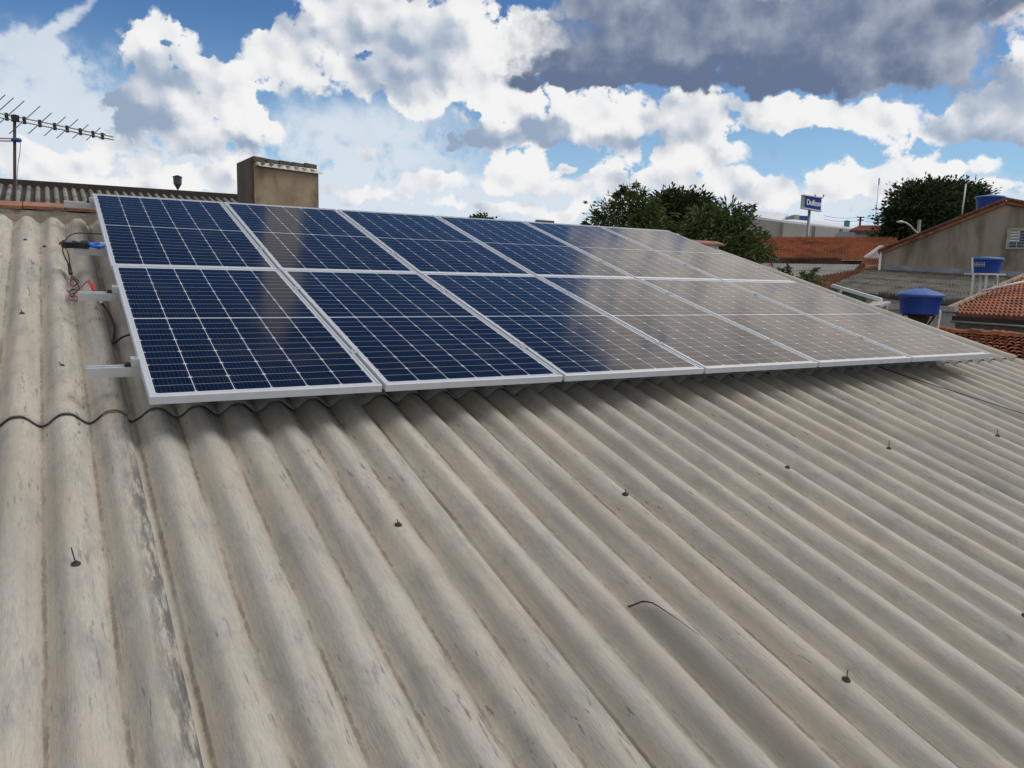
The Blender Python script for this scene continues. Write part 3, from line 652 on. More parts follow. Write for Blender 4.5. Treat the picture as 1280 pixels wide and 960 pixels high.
mb = MB(); mb.hexa([p+Vector(o_) for o_ in ((0,0,-.06),(0,0,.14)) for p in (rA+Vector((0,-.2,-.02)), rB+Vector((0,-.2,-.02)), rB+Vector((0,.3,-.02)), rA+Vector((0,.3,-.02)))]); put(mb, 'fascia', M_DARKW, bb_)
mb = MB(); mb.prism([Vector((rB.x-.1, YB+.02, GZ)), Vector((rB.x-.1, YB+3, GZ)), Vector((rB.x-.1, YB+3, rB.z-.5)), Vector((rB.x-.1, YB+.02, rB.z-.08))], (-19, 0, 0)); 
e0 = rA+dn; e1 = rB+dn; wallq(mb, (e0.x, e0.y+.25, e0.z-.1), (e1.x, e1.y+.25, e1.z-.1)); put(mb, 'wall', M_PLAS, bb_)
YC = 15.0
cb = thing('roof_block', 'brown rendered block with a strip of corrugated sheet under its coping', 'rendered block', ground(PY(350, 250, YC)))
k0, k1 = PY(317.5, 203, YC), PY(398, 213, YC)
mb = MB(); x0, x1 = k0.x, k1.x; zt0, zt1 = k0.z, k1.z; dpt = 1.35
hx = [(x0,YC,GZ),(x1,YC,GZ),(x1,YC+dpt,GZ),(x0,YC+dpt,GZ),(x0,YC,zt0),(x1,YC,zt1),(x1,YC+dpt,zt1),(x0,YC+dpt,zt0)]; mb.hexa(hx)
def stained(n, b, co_, cc):
    x, y, z = n.sep(co_)
    d_ = n.noise(n.mapv(co_, sc=(1.2, 1.2, .5)), 2.2, 5, .6)
    c = n.mix(n.ss(d_, .45, .8), cc, (.10,.075,.05,1)); return c
M_BLK = mat('brown_render', (.40,.315,.215), .95, nscale=1.3, namt=.22, col2=(.29,.22,.145), fn=stained)
put(mb, 'wall', M_BLK, cb)
mb = MB(); xl = PY(303, 199, YC).x
mb.hexa([(x0-.09,YC+.05,GZ),(x0-.002,YC+.05,GZ),(x0-.002,YC+dpt+.1,GZ),(x0-.09,YC+dpt+.1,GZ),(x0-.09,YC+.05,zt0+.10),(x0-.002,YC+.05,zt0+.10),(x0-.002,YC+dpt+.1,zt0+.12),(x0-.09,YC+dpt+.1,zt0+.12)]); put(mb, 'side_wall', mat('shaded_render', (.13,.105,.08), .95, nscale=2), cb)  # left side coloured darker to stand for its shade
sA = Vector((x0+.03, YC-.10, zt0-.035)); sB = Vector((x1+.07, YC-.10, zt1-.05))
put(quad_roof(sA, sB, sB+Vector((0,.9,.13)), sA+Vector((0,.9,.13)), 8, 1, .036, .0, .004, seg=10), 'corrugated_sheet', mat('pale_sheet', (.62,.61,.58), .9, nscale=8), cb, True)
mb = MB(); n3 = 5
for i in range(n3):
    a = i/n3; b = (i+1)/n3-.015; h0 = rs.uniform(.09, .13)
    pa = Vector((x0-.02+(x1-x0)*a, YC-.02, zt0+(zt1-zt0)*a+.02)); pb = Vector((x0-.02+(x1-x0)*b, YC-.02, zt0+(zt1-zt0)*b+.02))
    mb.hexa([pa, pb, pb+Vector((0,.4,.05)), pa+Vector((0,.4,.05)), pa+Vector((0,0,h0)), pb+Vector((0,0,h0-.015)), pb+Vector((0,.4,h0)), pa+Vector((0,.4,h0))])
put(mb, 'coping', mat('dark_coping', (.14,.115,.09), .95, nscale=6, namt=.4), cb)
vt = thing('vent_cowl', 'small dark lantern-shaped cowl on a thin stem above the ridge', 'vent cowl', PY(222.5, 244, YB))
vb = PY(222.5, 244, YB+.05); sc_ = (PY(222.5, 219, YB+.05)-vb).length/25
mb = MB(); mb.lathe([(.4*sc_,-3*sc_),(.4*sc_,6.5*sc_),(.8*sc_,7*sc_)], vb, 10); put(mb, 'stem', M_RUST, vt)
mb = MB(); mb.lathe([(.8*sc_,7*sc_),(4.9*sc_,14*sc_),(5.3*sc_,22.5*sc_)], vb, 6); put(mb, 'lantern', mat('slate_metal', (.07,.085,.11), .5, .2), vt)
mb = MB(); mb.lathe([(6.2*sc_,22.6*sc_),(6.4*sc_,23*sc_),(0.3*sc_,25.2*sc_)], vb, 6); put(mb, 'cap', M_RUST, vt)
sb = thing('concrete_cap', 'small pale concrete cap showing just above the top edge of the panels', 'concrete cap', ground(P(681, 280, 30)))
mb = MB(); a, b = P(669.5, 274.5, 30), P(693, 276, 30); wallq(mb, a+Vector((.04,0,-.1)), b+Vector((-.04,0,-.1)), .6); put(mb, 'shaft', M_BEIGE, sb)
mb = MB(); d = Vector((-(b-a).y, (b-a).x, 0)).normalized()*.7; mb.hexa([a+Vector((0,0,-.14)), b+Vector((0,0,-.14)), b+d+Vector((0,0,-.14)), a+d+Vector((0,0,-.14)), a, b, b+d, a+d]); put(mb, 'slab', M_CONC, sb)
# ------------------------------------------------------------------ water tanks
def tank(name, lab, base, r, h, parts_fn=None, lid=.16, n=36):
    t = thing(name, lab, 'water tank', base, 'blue water tanks')
    mb = MB(); mb.lathe([(r*.80,0),(r*.82,.01),(r*.86,h*.55),(r*.895,h*.66),(r*.90,h*.70),(r*.96,h*.95),(r*.97,h)], base, n); put(mb, 'body', M_TANK, t, False)
    mb = MB(); mb.lathe([(r*.99,h-.045),(r*1.03,h-.04),(r*1.035,h+.004),(r*.93,h+.03),(r*.5,h+lid*.62),(r*.16,h+lid*.9),(r*.15,h+lid),(.02,h+lid)], base, n)
    o = mb.build('lid', mat('blue_lid', (.02,.105,.40), .4, nscale=3), t, False, base=t.location)
    for p in t.children:
        p.data.polygons.foreach_set('use_smooth', [True]*len(p.data.polygons))
        md = p.modifiers.new('edges', 'EDGE_SPLIT'); md.split_angle = R(28)
    return t
tb = P(1148.5, 392.3, 16); tt = P(1148.5, 368.5, 16); rr_ = (P(1176, 369, 16)-P(1121, 367, 16)).length/2
t1 = tank('water_tank', 'nearest blue round water tank with its lid, on a dark splayed stand', tb, rr_/1.03, tt.z-tb.z, lid=.15)
sdv = (CAM-tb); sdv.z = 0; sdv.normalize(); sidev = sdv.cross(Vector((0,0,1)))
def strokes(t, c, r, z, a0, a1, hgt, m_, seed):    # worn white maker's mark, wrapped round the side
    r0 = random.Random(seed); mb = MB(); n = 6
    for i in range(n):
        a = a0+(a1-a0)*(i+.5)/n; hh = hgt*r0.uniform(.55, 1)
        f = lambda a, z: Vector((c.x, c.y, 0)) + (sdv*math.cos(a)+sidev*math.sin(a))*r + Vector((0,0,z))
        mb.tube([f(a, z), f(a+.03, z+hh)], .006, 5); mb.tube([f(a-.04, z+hh*.4), f(a+.05, z+hh*.45)], .006, 5)
    put(mb, 'maker_mark', m_, t)
sv = -1 if sidev.dot(r_) > 0 else 1
strokes(t1, tb, rr_*.91, tb.z+(tt.z-tb.z)*.83, sv*1.05, sv*.55, .05, mat('faded_print', (.35,.42,.55), .6), 2)
st1 = thing('tank_stand', 'dark splayed stand under the nearest blue tank', 'tank stand', ground(tb), 'stands under the tanks')
mb = MB(); mb.lathe([(.20,0),(.13,tb.z-.35-GZ),(.17,tb.z-.035-GZ)], ground(tb), 12); put(mb, 'post', M_RUST, st1)
mb = MB(); mb.lathe([(rr_*.66,0),(rr_*.66,.03)], tb-Vector((0,0,.031)), 24); put(mb, 'platform', M_DARKW, st1)
for a in range(4):
    dv_ = (r_*math.cos(a*math.pi/2+.1)+HF*math.sin(a*math.pi/2+.1)); mb = MB(); mb.beam(tb+dv_*.10+Vector((0,0,-.40)), tb+dv_*rr_*.78+Vector((0,0,-.035)), .03, .03); put(mb, 'strut', M_RUST, st1)
pp = thing('drain_pipe', 'white overflow pipe bending down beside the nearest blue tank', 'pipe', ground(P(1172, 408, 16)))
mb = MB(); mb.tube([P(1168.5,387.3,15.9), P(1173,387.6,15.9), P(1174.8,389.5,15.9), P(1171.6,410,15.9), P(1171,418,15.9)], .028, 10); put(mb, 'pipe', M_WHITE, pp, True)
T2 = 21.0
b2 = P(1232.5, 341.3, T2); c2 = P(1232.5, 323.5, T2); r2_ = (P(1251.5, 323, T2)-P(1214, 323, T2)).length/2
t2 = tank('water_tank', 'dark blue tank on a white metal frame beside the red hip roof', b2, r2_/1.03, c2.z-b2.z, lid=.06)
strokes(t2, b2, r2_*.93, b2.z+(c2.z-b2.z)*.42, sv*.95, sv*.15, .14, M_WHITE, 5)
s2 = thing('tank_stand', 'white metal frame carrying the dark blue tank beside the red hip roof', 'tank stand', ground(b2), 'stands under the tanks')
for px_, dd in ((1217.0, -.25), (1233.5, -.3), (1247, .2), (1226, .35)):
    a = P(px_, 342, T2+dd); b = a.copy(); b.z = GZ; mb = MB(); mb.beam(b, a, .045, .045, up=(1,0,0)); put(mb, 'leg', M_WHITE, s2)
mb = MB(); a = b2-Vector((0,0,.03))
for s_ in (-1, 1):
    mb.beam(a-r_*r2_*.95+HF*s_*.33, a+r_*r2_*.8+HF*s_*.33, .04, .04); 
mb.beam(a-r_*r2_*.9-HF*.33, a-r_*r2_*.9+HF*.33, .04, .04); mb.beam(a+r_*r2_*.78-HF*.33, a+r_*r2_*.78+HF*.33, .04, .04)
put(mb, 'top_frame', M_WHITE, s2)
mb = MB(); mb.beam(P(1215.5,341,T2-.36), P(1215.3,322,T2-.36), .03, .03, up=(1,0,0)); put(mb, 'upright_pipe', M_WHITE, s2)
for q0, q1 in (((1239,346),(1258,349)), ((1241,358),(1240,345))):
    mb = MB(); mb.beam(P(*q0, T2), P(*q1, T2+.1), .03, .03); put(mb, 'brace', M_GALV, s2)
T3 = 31.0
b3 = P(1235.5, 268, T3); c3 = P(1235.5, 246.5, T3); r3_ = (P(1253, 247, T3)-P(1218.5, 247, T3)).length/2
t3 = tank('water_tank', 'bright blue tank behind the gable peak, highest of the tanks', b3, r3_/1.03, c3.z-b3.z, lid=.11)
# ------------------------------------------------------------------ gabled house at right
g0 = P(1102.5, 330, 29.5); GA = R(30)
WX = (r_*math.cos(GA) - HF*math.sin(GA)); WY = (HF*math.cos(GA) + r_*math.sin(GA)); UZ = Vector((0,0,1))
def PG(px, py, off=0.0):           # a point on the gable wall's plane
    d = ray(px, py); return CAM + d*((g0 + WY*off - CAM).dot(WY)/d.dot(WY))
def GL(p): q_ = p-gh.location; return (q_.dot(WX), q_.dot(WY), q_.z)
def GW(x, y, z): return gh.location + WX*x + WY*y + UZ*z
gh = thing('gable_house', 'house with a tall grey rendered gable wall and a small barred window', 'house', ground(PG(1180, 335)))
prof = [GL(PG(x, y)) for x, y in ((1102.5,334),(1102.5,313.5),(1258,252.5),(1420,283))]
def gprism(pts, y0, y1): mb = MB(); mb.prism([GW(x, y0, z) for x, z in pts], WY*(y1-y0)); return mb
def gbox(mb, lo, hi):
    x0, y0, z0 = lo; x1, y1, z1 = hi; mb.hexa([GW(*p) for p in ((x0,y0,z0),(x1,y0,z0),(x1,y1,z0),(x0,y1,z0),(x0,y0,z1),(x1,y0,z1),(x1,y1,z1),(x0,y1,z1))])
xL, xA, xR = prof[1][0], prof[2][0], prof[3][0]; zL, zA, zR = prof[1][2], prof[2][2], prof[3][2]
mb = gprism([(xL,0),(xL,zL),(xA,zA),(xR,zR),(xR,0)], 0, .18)
mb.prism([GW(x, 7.0, z) for x, z in [(xL,0),(xL,zL),(xA,zA),(xR,zR),(xR,0)]], WY*.18)
gbox(mb, (xL, .185, 0), (xL+.18, 6.99, zL-.02))
def damp(n, b, co_, cc):
    v1 = n.noise(n.mapv(co_, sc=(1.3, 1.3, .32)), 1.0, 5, .6)
    return n.mix(n.ss(v1, .40, .68), cc, (.125,.108,.083,1))
put(mb, 'wall', mat('gable_render', (.32,.28,.22), .95, nscale=.8, namt=.2, fn=damp), gh)
apx = GW(xA, -.1, zA+.03); eL = GW(xL-.12, -.1, zL-.06); eR = GW(xR, -.1, zR+.03)
put(quad_roof(eL+WY*7.3, eL, apx, apx+WY*7.3, 34, 22, .03, .045, .06), 'roof', M_TILE2, gh, False)
put(quad_roof(eR, eR+WY*7.3, apx+WY*7.3, apx, 34, 22, .03, .045, .06), 'roof', M_TILE, gh, False)
mb = MB(); n5 = 26
for e_ in (eL, eR):
    for i in range(n5):      # barge tiles along the rake
        a = e_.lerp(apx, i/n5); b = e_.lerp(apx, (i+1.12)/n5); mb.tube([a-WY*.03+UZ*.05, b-WY*.03+UZ*.08], [.060, .042], 8)
put(mb, 'barge_tiles', mat('dark_barge_tiles', (.17,.07,.05), .9, nscale=3, col2=(.08,.04,.035)), gh)
mb = MB(); a = PG(1104, 336.8, -.03); b = PG(1300, 347.5, -.03)
mb.hexa([a, b, b+WY*.028, a+WY*.028, a+UZ*.17, b+UZ*.17, b+WY*.028+UZ*.17, a+WY*.028+UZ*.17])
put(mb, 'flashing', mat('zinc_flashing', (.30,.33,.37), .6, .2, 3, .35), gh)
wx0, _, wz1 = GL(PG(1259.5, 285)); _, _, wz0 = GL(PG(1257.5, 311.5)); wx1 = wx0+1.3; t_ = .09
wd = MB()
for lo, hi in (((wx0,-.04,wz0),(wx0+t_,-.002,wz1)), ((wx1-t_,-.04,wz0),(wx1,-.002,wz1)), ((wx0+t_,-.04,wz0),(wx1-t_,-.002,wz0+t_*.6)), ((wx0+t_,-.04,wz1-t_),(wx1-t_,-.002,wz1))): gbox(wd, lo, hi)
wo = put(wd, 'window', mat('cement_frame', (.40,.375,.31), .9), gh)
def subput(mb, name, m_, par):
    o = mb.build(name, m_, None, False, base=gh.location); o.parent = par; o.location = (0,0,0); return o
mb = MB(); gbox(mb, (wx0+t_, -.012, wz0+t_*.6), (wx1-t_, -.003, wz1-t_)); subput(mb, 'pane', M_GLASS, wo)
mb = MB(); iw = wx1-wx0-2*t_; ih = wz1-wz0-t_*1.6
for i in range(6): x = wx0+t_+iw*i/5; gbox(mb, (x-.009, -.03, wz0+t_*.6), (x+.009, -.018, wz1-t_))
for j in range(7): z = wz0+t_*.6+ih*j/6; gbox(mb, (wx0+t_, -.0175, z-.008), (wx1-t_, -.0125, z+.008))
subput(mb, 'grille', M_GALV, wo)
mb = MB()
for j in (2, 3, 4, 5): z = wz0+t_*.6+ih*(j+.12)/6; gbox(mb, (wx0+t_+.01, -.0165, z+.012), (wx0+t_+iw*.26, -.0135, z+ih/6*.62))
subput(mb, 'shutter_slat', M_WHITE, wo)
mb = MB(); mb.tube([GW(xL-.03, -.06, zL-.05), GW(xL-.03, -.06, 0)], .045, 8); put(mb, 'downpipe', M_WHITE, gh, True)
mast = thing('mast', 'white pole with a small crosspiece standing on the gable roof edge', 'mast', PG(1203, 266, .4))
mb = MB(); mb.tube([PG(1202.5, 268, .4), PG(1207.5, 230, .4)], .026, 8); put(mb, 'pole', M_WHITE, mast, True)
mb = MB(); mb.tube([PG(1207, 231, .4), PG(1212.5, 226.5, .4)], .022, 6); put(mb, 'crosspiece', M_GALV, mast, True)
# ------------------------------------------------------------------ grey lean-to roof in front of the gable
lh = thing('lean_to', 'low building under a weathered dark grey corrugated roof', 'lean-to', ground(P(1150, 370, 25)))
lA, lB, lC, lD = P(1036, 359.5, 26), P(1250, 384.5, 19.5), PG(1300, 350, -.1), PG(1086, 337.5, -.1)
put(quad_roof(lA, lB, lC, lD, 54, 4, .045, .025, .03, seg=8), 'roof', M_GREYR, lh, False)
mb = MB(); inn = HF*.25; wallq(mb, lA.lerp(lB, .30)+inn-Vector((0,0,.12)), lB+inn-Vector((0,0,.12)), .15); put(mb, 'wall', M_BEIGE, lh)
mb = MB(); wallq(mb, lA.lerp(lB, .02)+inn-Vector((0,0,.12)), lA.lerp(lB, .298)+inn-Vector((0,0,.12)), .15); put(mb, 'green_wall', mat('green_paint', (.07,.16,.11), .8), lh)
mb = MB(); mb.beam(P(1108, 383.5, 19.5), P(1196, 386.5, 17.6), .12, .12); wallq(mb, P(1108, 385, 19.5), P(1196, 388, 17.6)+Vector((0,0,-.02)), .1); put(mb, 'coping', mat('pale_coping', (.45,.44,.41), .8), lh)
# ------------------------------------------------------------------ awning frames beyond the roof edge
aw = thing('awning', 'open awning of pale metal bars beyond the edge of the roof', 'awning', ground(P(1085, 372, 15)))
mb = MB(); mb.beam(P(1040, 357, 15), P(1102, 375, 14), .05, .06); put(mb, 'front_bar', M_WHITE, aw)
mb = MB(); mb.beam(P(1060, 361, 17), P(1098, 366.5, 16.5), .04, .05); put(mb, 'rear_bar', M_GALV, aw)
a, b, c, d = P(1080, 382.5, 13.5), P(1100, 381.5, 13.2), P(1114, 376.5, 14.2), P(1092, 376.5, 14.8)
mb = MB(); mb.hexa([a-Vector((0,0,.04)), b-Vector((0,0,.04)), c-Vector((0,0,.04)), d-Vector((0,0,.04)), a, b, c, d]); put(mb, 'roof_sheet', mat('grey_sheet', (.42,.43,.43), .6), aw)
for q0 in ((1050, 361), (1098, 376), (1108, 379)):
    a = P(*q0, 14.6); mb = MB(); mb.beam((a.x, a.y, GZ), a, .05, .05, up=(1,0,0)); put(mb, 'post', M_GALV, aw)
# ------------------------------------------------------------------ red hip roof house at right
rh = thing('tiled_house', 'house with a red clay tile hip roof over a grey block wall, right edge', 'house', ground(P(1240, 400, 17)))
h00, h10, h01 = P(1181, 391.5, 18), P(1345, 400.5, 14.2), P(1286, 345, 21)
h11 = h10 + (h01-h00)
put(quad_roof(h00, h10, h11, h01, 26, 17, .028, .04, .05), 'roof', M_TILE, rh, False)
mb = MB(); n5 = 16
for i in range(n5):
    a = h00.lerp(h01, i/n5); b = h00.lerp(h01, (i+1.1)/n5); mb.tube([a+Vector((0,0,.06)), b+Vector((0,0,.085))], [.075, .055], 8)
put(mb, 'ridge_tiles', mat('pale_ridge_tiles', (.33,.24,.18), .9, nscale=5, namt=.4), rh)
mb = MB(); mb.tube([P(1226, 364, 19), P(1290, 350, 18.6)], .028, 8); put(mb, 'pipe', M_WHITE, rh, True)
fe = (h10-h00).normalized()
mb = MB(); wallq(mb, h00+HF*.35-Vector((0,0,.10))-fe*1.0, h10+HF*.35-Vector((0,0,.10)), .2); put(mb, 'wall', M_CONC2, rh)
mb = MB(); mb.beam(h00-HF*.02-Vector((0,0,.12)), h10-HF*.02-Vector((0,0,.12)), .03, .14); put(mb, 'fascia', M_DARKW, rh)
mb = MB(); mb.tube([h00-HF*.10-Vector((0,0,.17)), h10-HF*.10-Vector((0,0,.17))], .026, 8); put(mb, 'gutter_pipe', mat('dull_pipe', (.36,.31,.26), .6), rh, True)
# ------------------------------------------------------------------ near barrel-tiled roof below
bh = thing('neighbour_house', 'neighbouring roof of loose barrel clay tiles just past our roof edge', 'house', ground(P(1230, 430, 12)))
n01, n11 = P(1150, 418, 16.6), P(1330, 431, 14.0); n00, n10 = P(1128, 458, 12.2), P(1360, 492, 9.6)
def barrel_roof(A, B, C_, D_, nx, ny, r):
    A, B, C_, D_ = map(Vector, (A, B, C_, D_)); nrm = (B-A).cross(D_-A).normalized(); nrm = nrm if nrm.z > 0 else -nrm
    r0 = random.Random(9); mb = MB(); k = 7
    for i in range(nx):
        for j in range(ny):
            for cover in (0, 1):
                s_ = (i+(.5 if cover else 0.0)+r0.uniform(-.08,.08))/nx; t0, t1 = (j-.12+r0.uniform(-.06,.06))/ny, (j+1)/ny
                p0 = A.lerp(B, s_).lerp(D_.lerp(C_, s_), t0); p1 = A.lerp(B, s_).lerp(D_.lerp(C_, s_), t1)
                sd2 = (B-A).normalized(); yw = r0.uniform(-.02,.02); vs_ = []
                for p, rr2, lf in ((p0, r*1.08, .03), (p1, r*.86, 0)):
                    for lay in (0, -.014):
                        for q_ in range(k):
                            a = math.pi*q_/(k-1); hh = math.sin(a) if cover else -math.sin(a)*.9
                            vs_.append(p + sd2*(math.cos(a)*(rr2+lay)+yw) + nrm*(hh*(rr2+lay) + (.035 if cover else .03) + lf))
                fs = []
                for q_ in range(k-1):
                    fs += [(q_, q_+1, 2*k+q_+1, 2*k+q_), (k+q_+1, k+q_, 3*k+q_, 3*k+q_+1), (q_+1, q_, k+q_, k+q_+1), (2*k+q_, 2*k+q_+1, 3*k+q_+1, 3*k+q_)]
                fs += [(0, k, 3*k, 2*k)[::-1], (k-1, 2*k-1, 4*k-1, 3*k-1)]
                mb.add(vs_, fs, [(i*2+cover+.1, j+.5)]*len(vs_))
    return mb
put(barrel_roof(n00, n10, n11, n01, 22, 11, .088), 'roof', M_TILE2, bh, False)
mb = MB(); nrm_ = Vector((0,0,-1)); mb.hexa([p+Vector((0,0,o_)) for o_ in (-.16,-.10) for p in (n00, n10, n11, n01)]); put(mb, 'roof_boards', M_DARKW, bh)
mb = MB(); wallq(mb, n00-Vector((0,0,.17)), n10-Vector((0,0,.17)), .15); wallq(mb, n01-Vector((0,0,.17)), n11-Vector((0,0,.17)), .15); put(mb, 'wall', M_CONC2, bh)
mb = MB(); r0 = random.Random(4)
for i in range(20):
    a = n01.lerp(n11, i/20); b = n01.lerp(n11, (i+1.15)/20); mb.tube([a+Vector((0,0,.06+r0.uniform(0,.05))), b+Vector((0,0,.07+r0.uniform(0,.05)))], [.10, .075], 8)
put(mb, 'ridge_tiles', M_TILE2, bh)
# ------------------------------------------------------------------ middle distance roofs
oh = thing('orange_roof_house', 'long low house with a broad orange tile roof below the factory', 'house', ground(P(1020, 320, 52)))
oA, oB, oC, oD = P(905, 321.5, 50), P(1122, 323, 50), P(1122, 296.3, 57), P(905, 296, 57)
put(quad_roof(oA, oB, oC, oD, 60, 22, .04, .06, .1), 'roof', M_TILE3, oh, False)
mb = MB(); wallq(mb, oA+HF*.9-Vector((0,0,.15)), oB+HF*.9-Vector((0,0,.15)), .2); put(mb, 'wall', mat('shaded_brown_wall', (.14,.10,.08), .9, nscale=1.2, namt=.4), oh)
dh = thing('dark_roof_shed', 'low shed with a dark stained tile roof under the orange eaves', 'shed', ground(P(1010, 326, 45)))
put(quad_roof(P(955, 329.5, 43), P(1058, 331, 43), P(1048, 322.8, 46.5), P(962, 322.5, 46.5), 34, 8, .04, .05, .08), 'roof', uv_tile_mat('dark_tiles', (.12,.06,.045), (.09,.045,.035), (.05,.035,.03), ns=1), dh, False)
mb = MB(); wallq(mb, P(958, 330.5, 43.6), P(1055, 332, 43.6), .2); put(mb, 'wall', M_CONC2, dh)
fh = thing('flat_roof_shed', 'shed with a pale grey sheet roof beside the brown tile slope', 'shed', ground(P(1000, 340, 38)))
put(quad_roof(P(962, 349, 34), P(1052, 349, 34), P(1076, 330.6, 40), P(950, 329, 40), 30, 2, .006, .02, .05), 'roof', M_GREYL, fh, False)
mb = MB(); wallq(mb, P(966, 350, 34.4), P(1048, 350, 34.4), .2); put(mb, 'wall', M_CONC2, fh)
ph_ = thing('brown_roof_house', 'house with a narrow brown tile roof slope running down to the left', 'house', ground(P(1045, 350, 32)))
put(quad_roof(P(1010, 366, 28), P(1092, 339, 31.5), P(1100, 331.5, 35), P(985, 352.5, 31.5), 26, 7, .035, .05, .07), 'roof', uv_tile_mat('brown_tiles', (.30,.13,.06), (.21,.09,.05), (.10,.055,.04), ns=1.2), ph_, False)
mb = MB(); wallq(mb, P(1012, 368, 28.4), P(1090, 341, 31.9), .15); put(mb, 'wall', M_CONC2, ph_)
wh = thing('white_gable_house', 'small white gable end tucked against the tall grey gable wall', 'house', ground(P(1093, 320, 42)))
a, b, c, d = P(1083.5, 322.3, 42), P(1100, 309.8, 42), P(1112, 318, 42), P(1112, 322.6, 42)
mb = MB(); mb.prism([ground(a), a, b, c, ground(d)], HF*.2); put(mb, 'wall', M_WHITE, wh)
mb = MB(); mb.beam(a-HF*.1-r_*.15+Vector((0,0,.0)), b-HF*.1+Vector((0,0,.08)), .2, .12); mb.beam(b-HF*.1+Vector((0,0,.08)), c-HF*.1+Vector((0,0,.08)), .2, .12); put(mb, 'bargeboard', mat('clean_white', (.8,.8,.79), .6), wh)
put(quad_roof(P(1076, 330.8, 38), P(1110, 331.5, 38), P(1110, 323, 41.7), P(1080, 322.8, 41.7), 12, 6, .04, .05, .08), 'roof', M_TILE, wh, False)
mb = MB(); mb.hexa([P(1082,334.3,37)-Vector((0,0,4)), P(1106,334.6,37)-Vector((0,0,4)), P(1106,334.6,38)-Vector((0,0,4)), P(1082,334.3,38)-Vector((0,0,4)), P(1082,330.8,37), P(1106,331.2,37), P(1106,331.2,38), P(1082,330.8,38)]); put(mb, 'lower_wall', mat('cream', (.48,.44,.35), .8), wh)
ah = thing('arched_house', 'distant pale house with dark arches under a red tile roof', 'house', ground(P(1090, 296, 78)))
a, b = P(1070, 288.3, 78), P(1125, 290, 78); mb = MB(); wallq(mb, a, b, 5); put(mb, 'wall', mat('pale_blue_wall', (.42,.45,.50), .8), ah)
put(quad_roof(P(1062, 288.3, 77.3), P(1128, 290, 77.3), P(1124, 281.5, 81), P(1075, 282.3, 81), 30, 6, .05, .08, .1), 'roof', uv_tile_mat('far_red_tiles', (.26,.10,.07), (.21,.08,.055), (.13,.06,.045), ns=.5), ah, False)
for cx2 in (1090.5, 1101.5):
    mb = MB(); c = P(cx2, 298, 77.9); w2 = .36; hh = .45; pl_ = [c-r_*w2-Vector((0,0,.8)), c+r_*w2-Vector((0,0,.8))]
    for i in range(9): t = math.pi*i/8; pl_.append(c+r_*w2*math.cos(t)+Vector((0,0,hh*math.sin(t))))
    mb.prism(pl_, HF*.05); put(mb, 'arch', M_BLACK, ah)
# ------------------------------------------------------------------ factory and its sign
fa = thing('factory', 'wide grey panelled factory building with a pale metal roof', 'factory', ground(P(1010, 290, 95)))
c0, c1_, c2_ = P(926, 276, 92), P(977.5, 277.8, 92), P(1086, 289.2, 98)
c0b = P(940, 273, 92)
mb = MB(); mb.prism([ground(c0), c0, c0b, c1_, ground(c1_)], HF*.3); wallq(mb, c1_+HF*.05, c2_+HF*.05, .3); put(mb, 'wall', M_FACT, fa)
for px_ in (977, 1016, 1050, 1085):
    tt_ = (px_-977.5)/(1086-977.5); q_ = c1_.lerp(c2_, max(0, min(1, tt_))); mb = MB(); mb.hexa([Vector((q_.x, q_.y, GZ))+o_ for o_ in (-r_*.14-HF*.1, r_*.14-HF*.1, r_*.14+HF*.04, -r_*.14+HF*.04)]+[q_+o_+Vector((0,0,-.02)) for o_ in (-r_*.14-HF*.1, r_*.14-HF*.1, r_*.14+HF*.04, -r_*.14+HF*.04)]); put(mb, 'pilaster', mat('pilaster', (.25,.245,.235), .9), fa)
mb = MB(); e = Vector((0,0,.35))
mb.hexa([c0b+e*.02+HF*.35, c1_+e*.02+HF*.35, P(985,273,125), P(938,266.5,120), c0b+e+HF*.35, c1_+e*.6+HF*.35, P(985,270.5,125)+e, P(938,265.5,120)+e])
mb.hexa([c1_+HF*.36, c2_+HF*.36, P(1082,284.5,112), P(1000,276.5,118), c1_+HF*.36+e*.8, c2_+HF*.36+e*.5, P(1082,284,112)+e*.5, P(1000,275.5,118)+e*.5]); put(mb, 'roof', M_METALW, fa)
mb = MB(); wallq(mb, P(937, 266.2, 119), P(993, 270.3, 122), 6); put(mb, 'upper_shed', M_METALW, fa)
mb = MB(); a, b = P(983, 271.5, 112), P(993.5, 271.8, 112); mb.hexa([a-Vector((0,0,.6)), b-Vector((0,0,.6)), b+HF-Vector((0,0,.6)), a+HF-Vector((0,0,.6)), a, b, b+HF, a+HF]); put(mb, 'louvre', mat('louvre_grey', (.28,.30,.32), .6), fa)
mb = MB(); a, b = P(993.5, 268.3, 108), P(999.5, 268.6, 108); dn_ = Vector((0,0,1.2)); mb.hexa([a-dn_, b-dn_, b+HF*2-dn_, a+HF*2-dn_, a, b, b+HF*2, a+HF*2]); put(mb, 'rooftop_box', mat('grey_green', (.33,.38,.36), .7), fa)
mb = MB(); a, b = P(999.8, 269.4, 108), P(1010, 270, 108); dn_ = Vector((0,0,.72)); mb.hexa([a-dn_, b-dn_, b+HF*.3-dn_, a+HF*.3-dn_, a, b, b+HF*.3, a+HF*.3]); put(mb, 'blue_board', mat('navy_board', (.03,.06,.20), .5), fa)
SD = 88.0
sg = thing('sign', 'blue billboard with white lettering on a grey pole above the factory', 'sign', ground(P(1014, 280, SD)))
q = [P(1005.6, 259.6, SD), P(1026.0, 263.2, SD+1.2), P(1027.6, 248.4, SD+1.2), P(1005.8, 245.8, SD)]
q[3] = q[0]+Vector((0,0,(13.9*SD)/F)); q[2] = q[1]+Vector((0,0,(14.6*SD)/F))
sx = (q[1]-q[0]).normalized(); sn_v = sx.cross(Vector((0,0,1))).normalized(); sn_v = sn_v if sn_v.dot(HF) < 0 else -sn_v
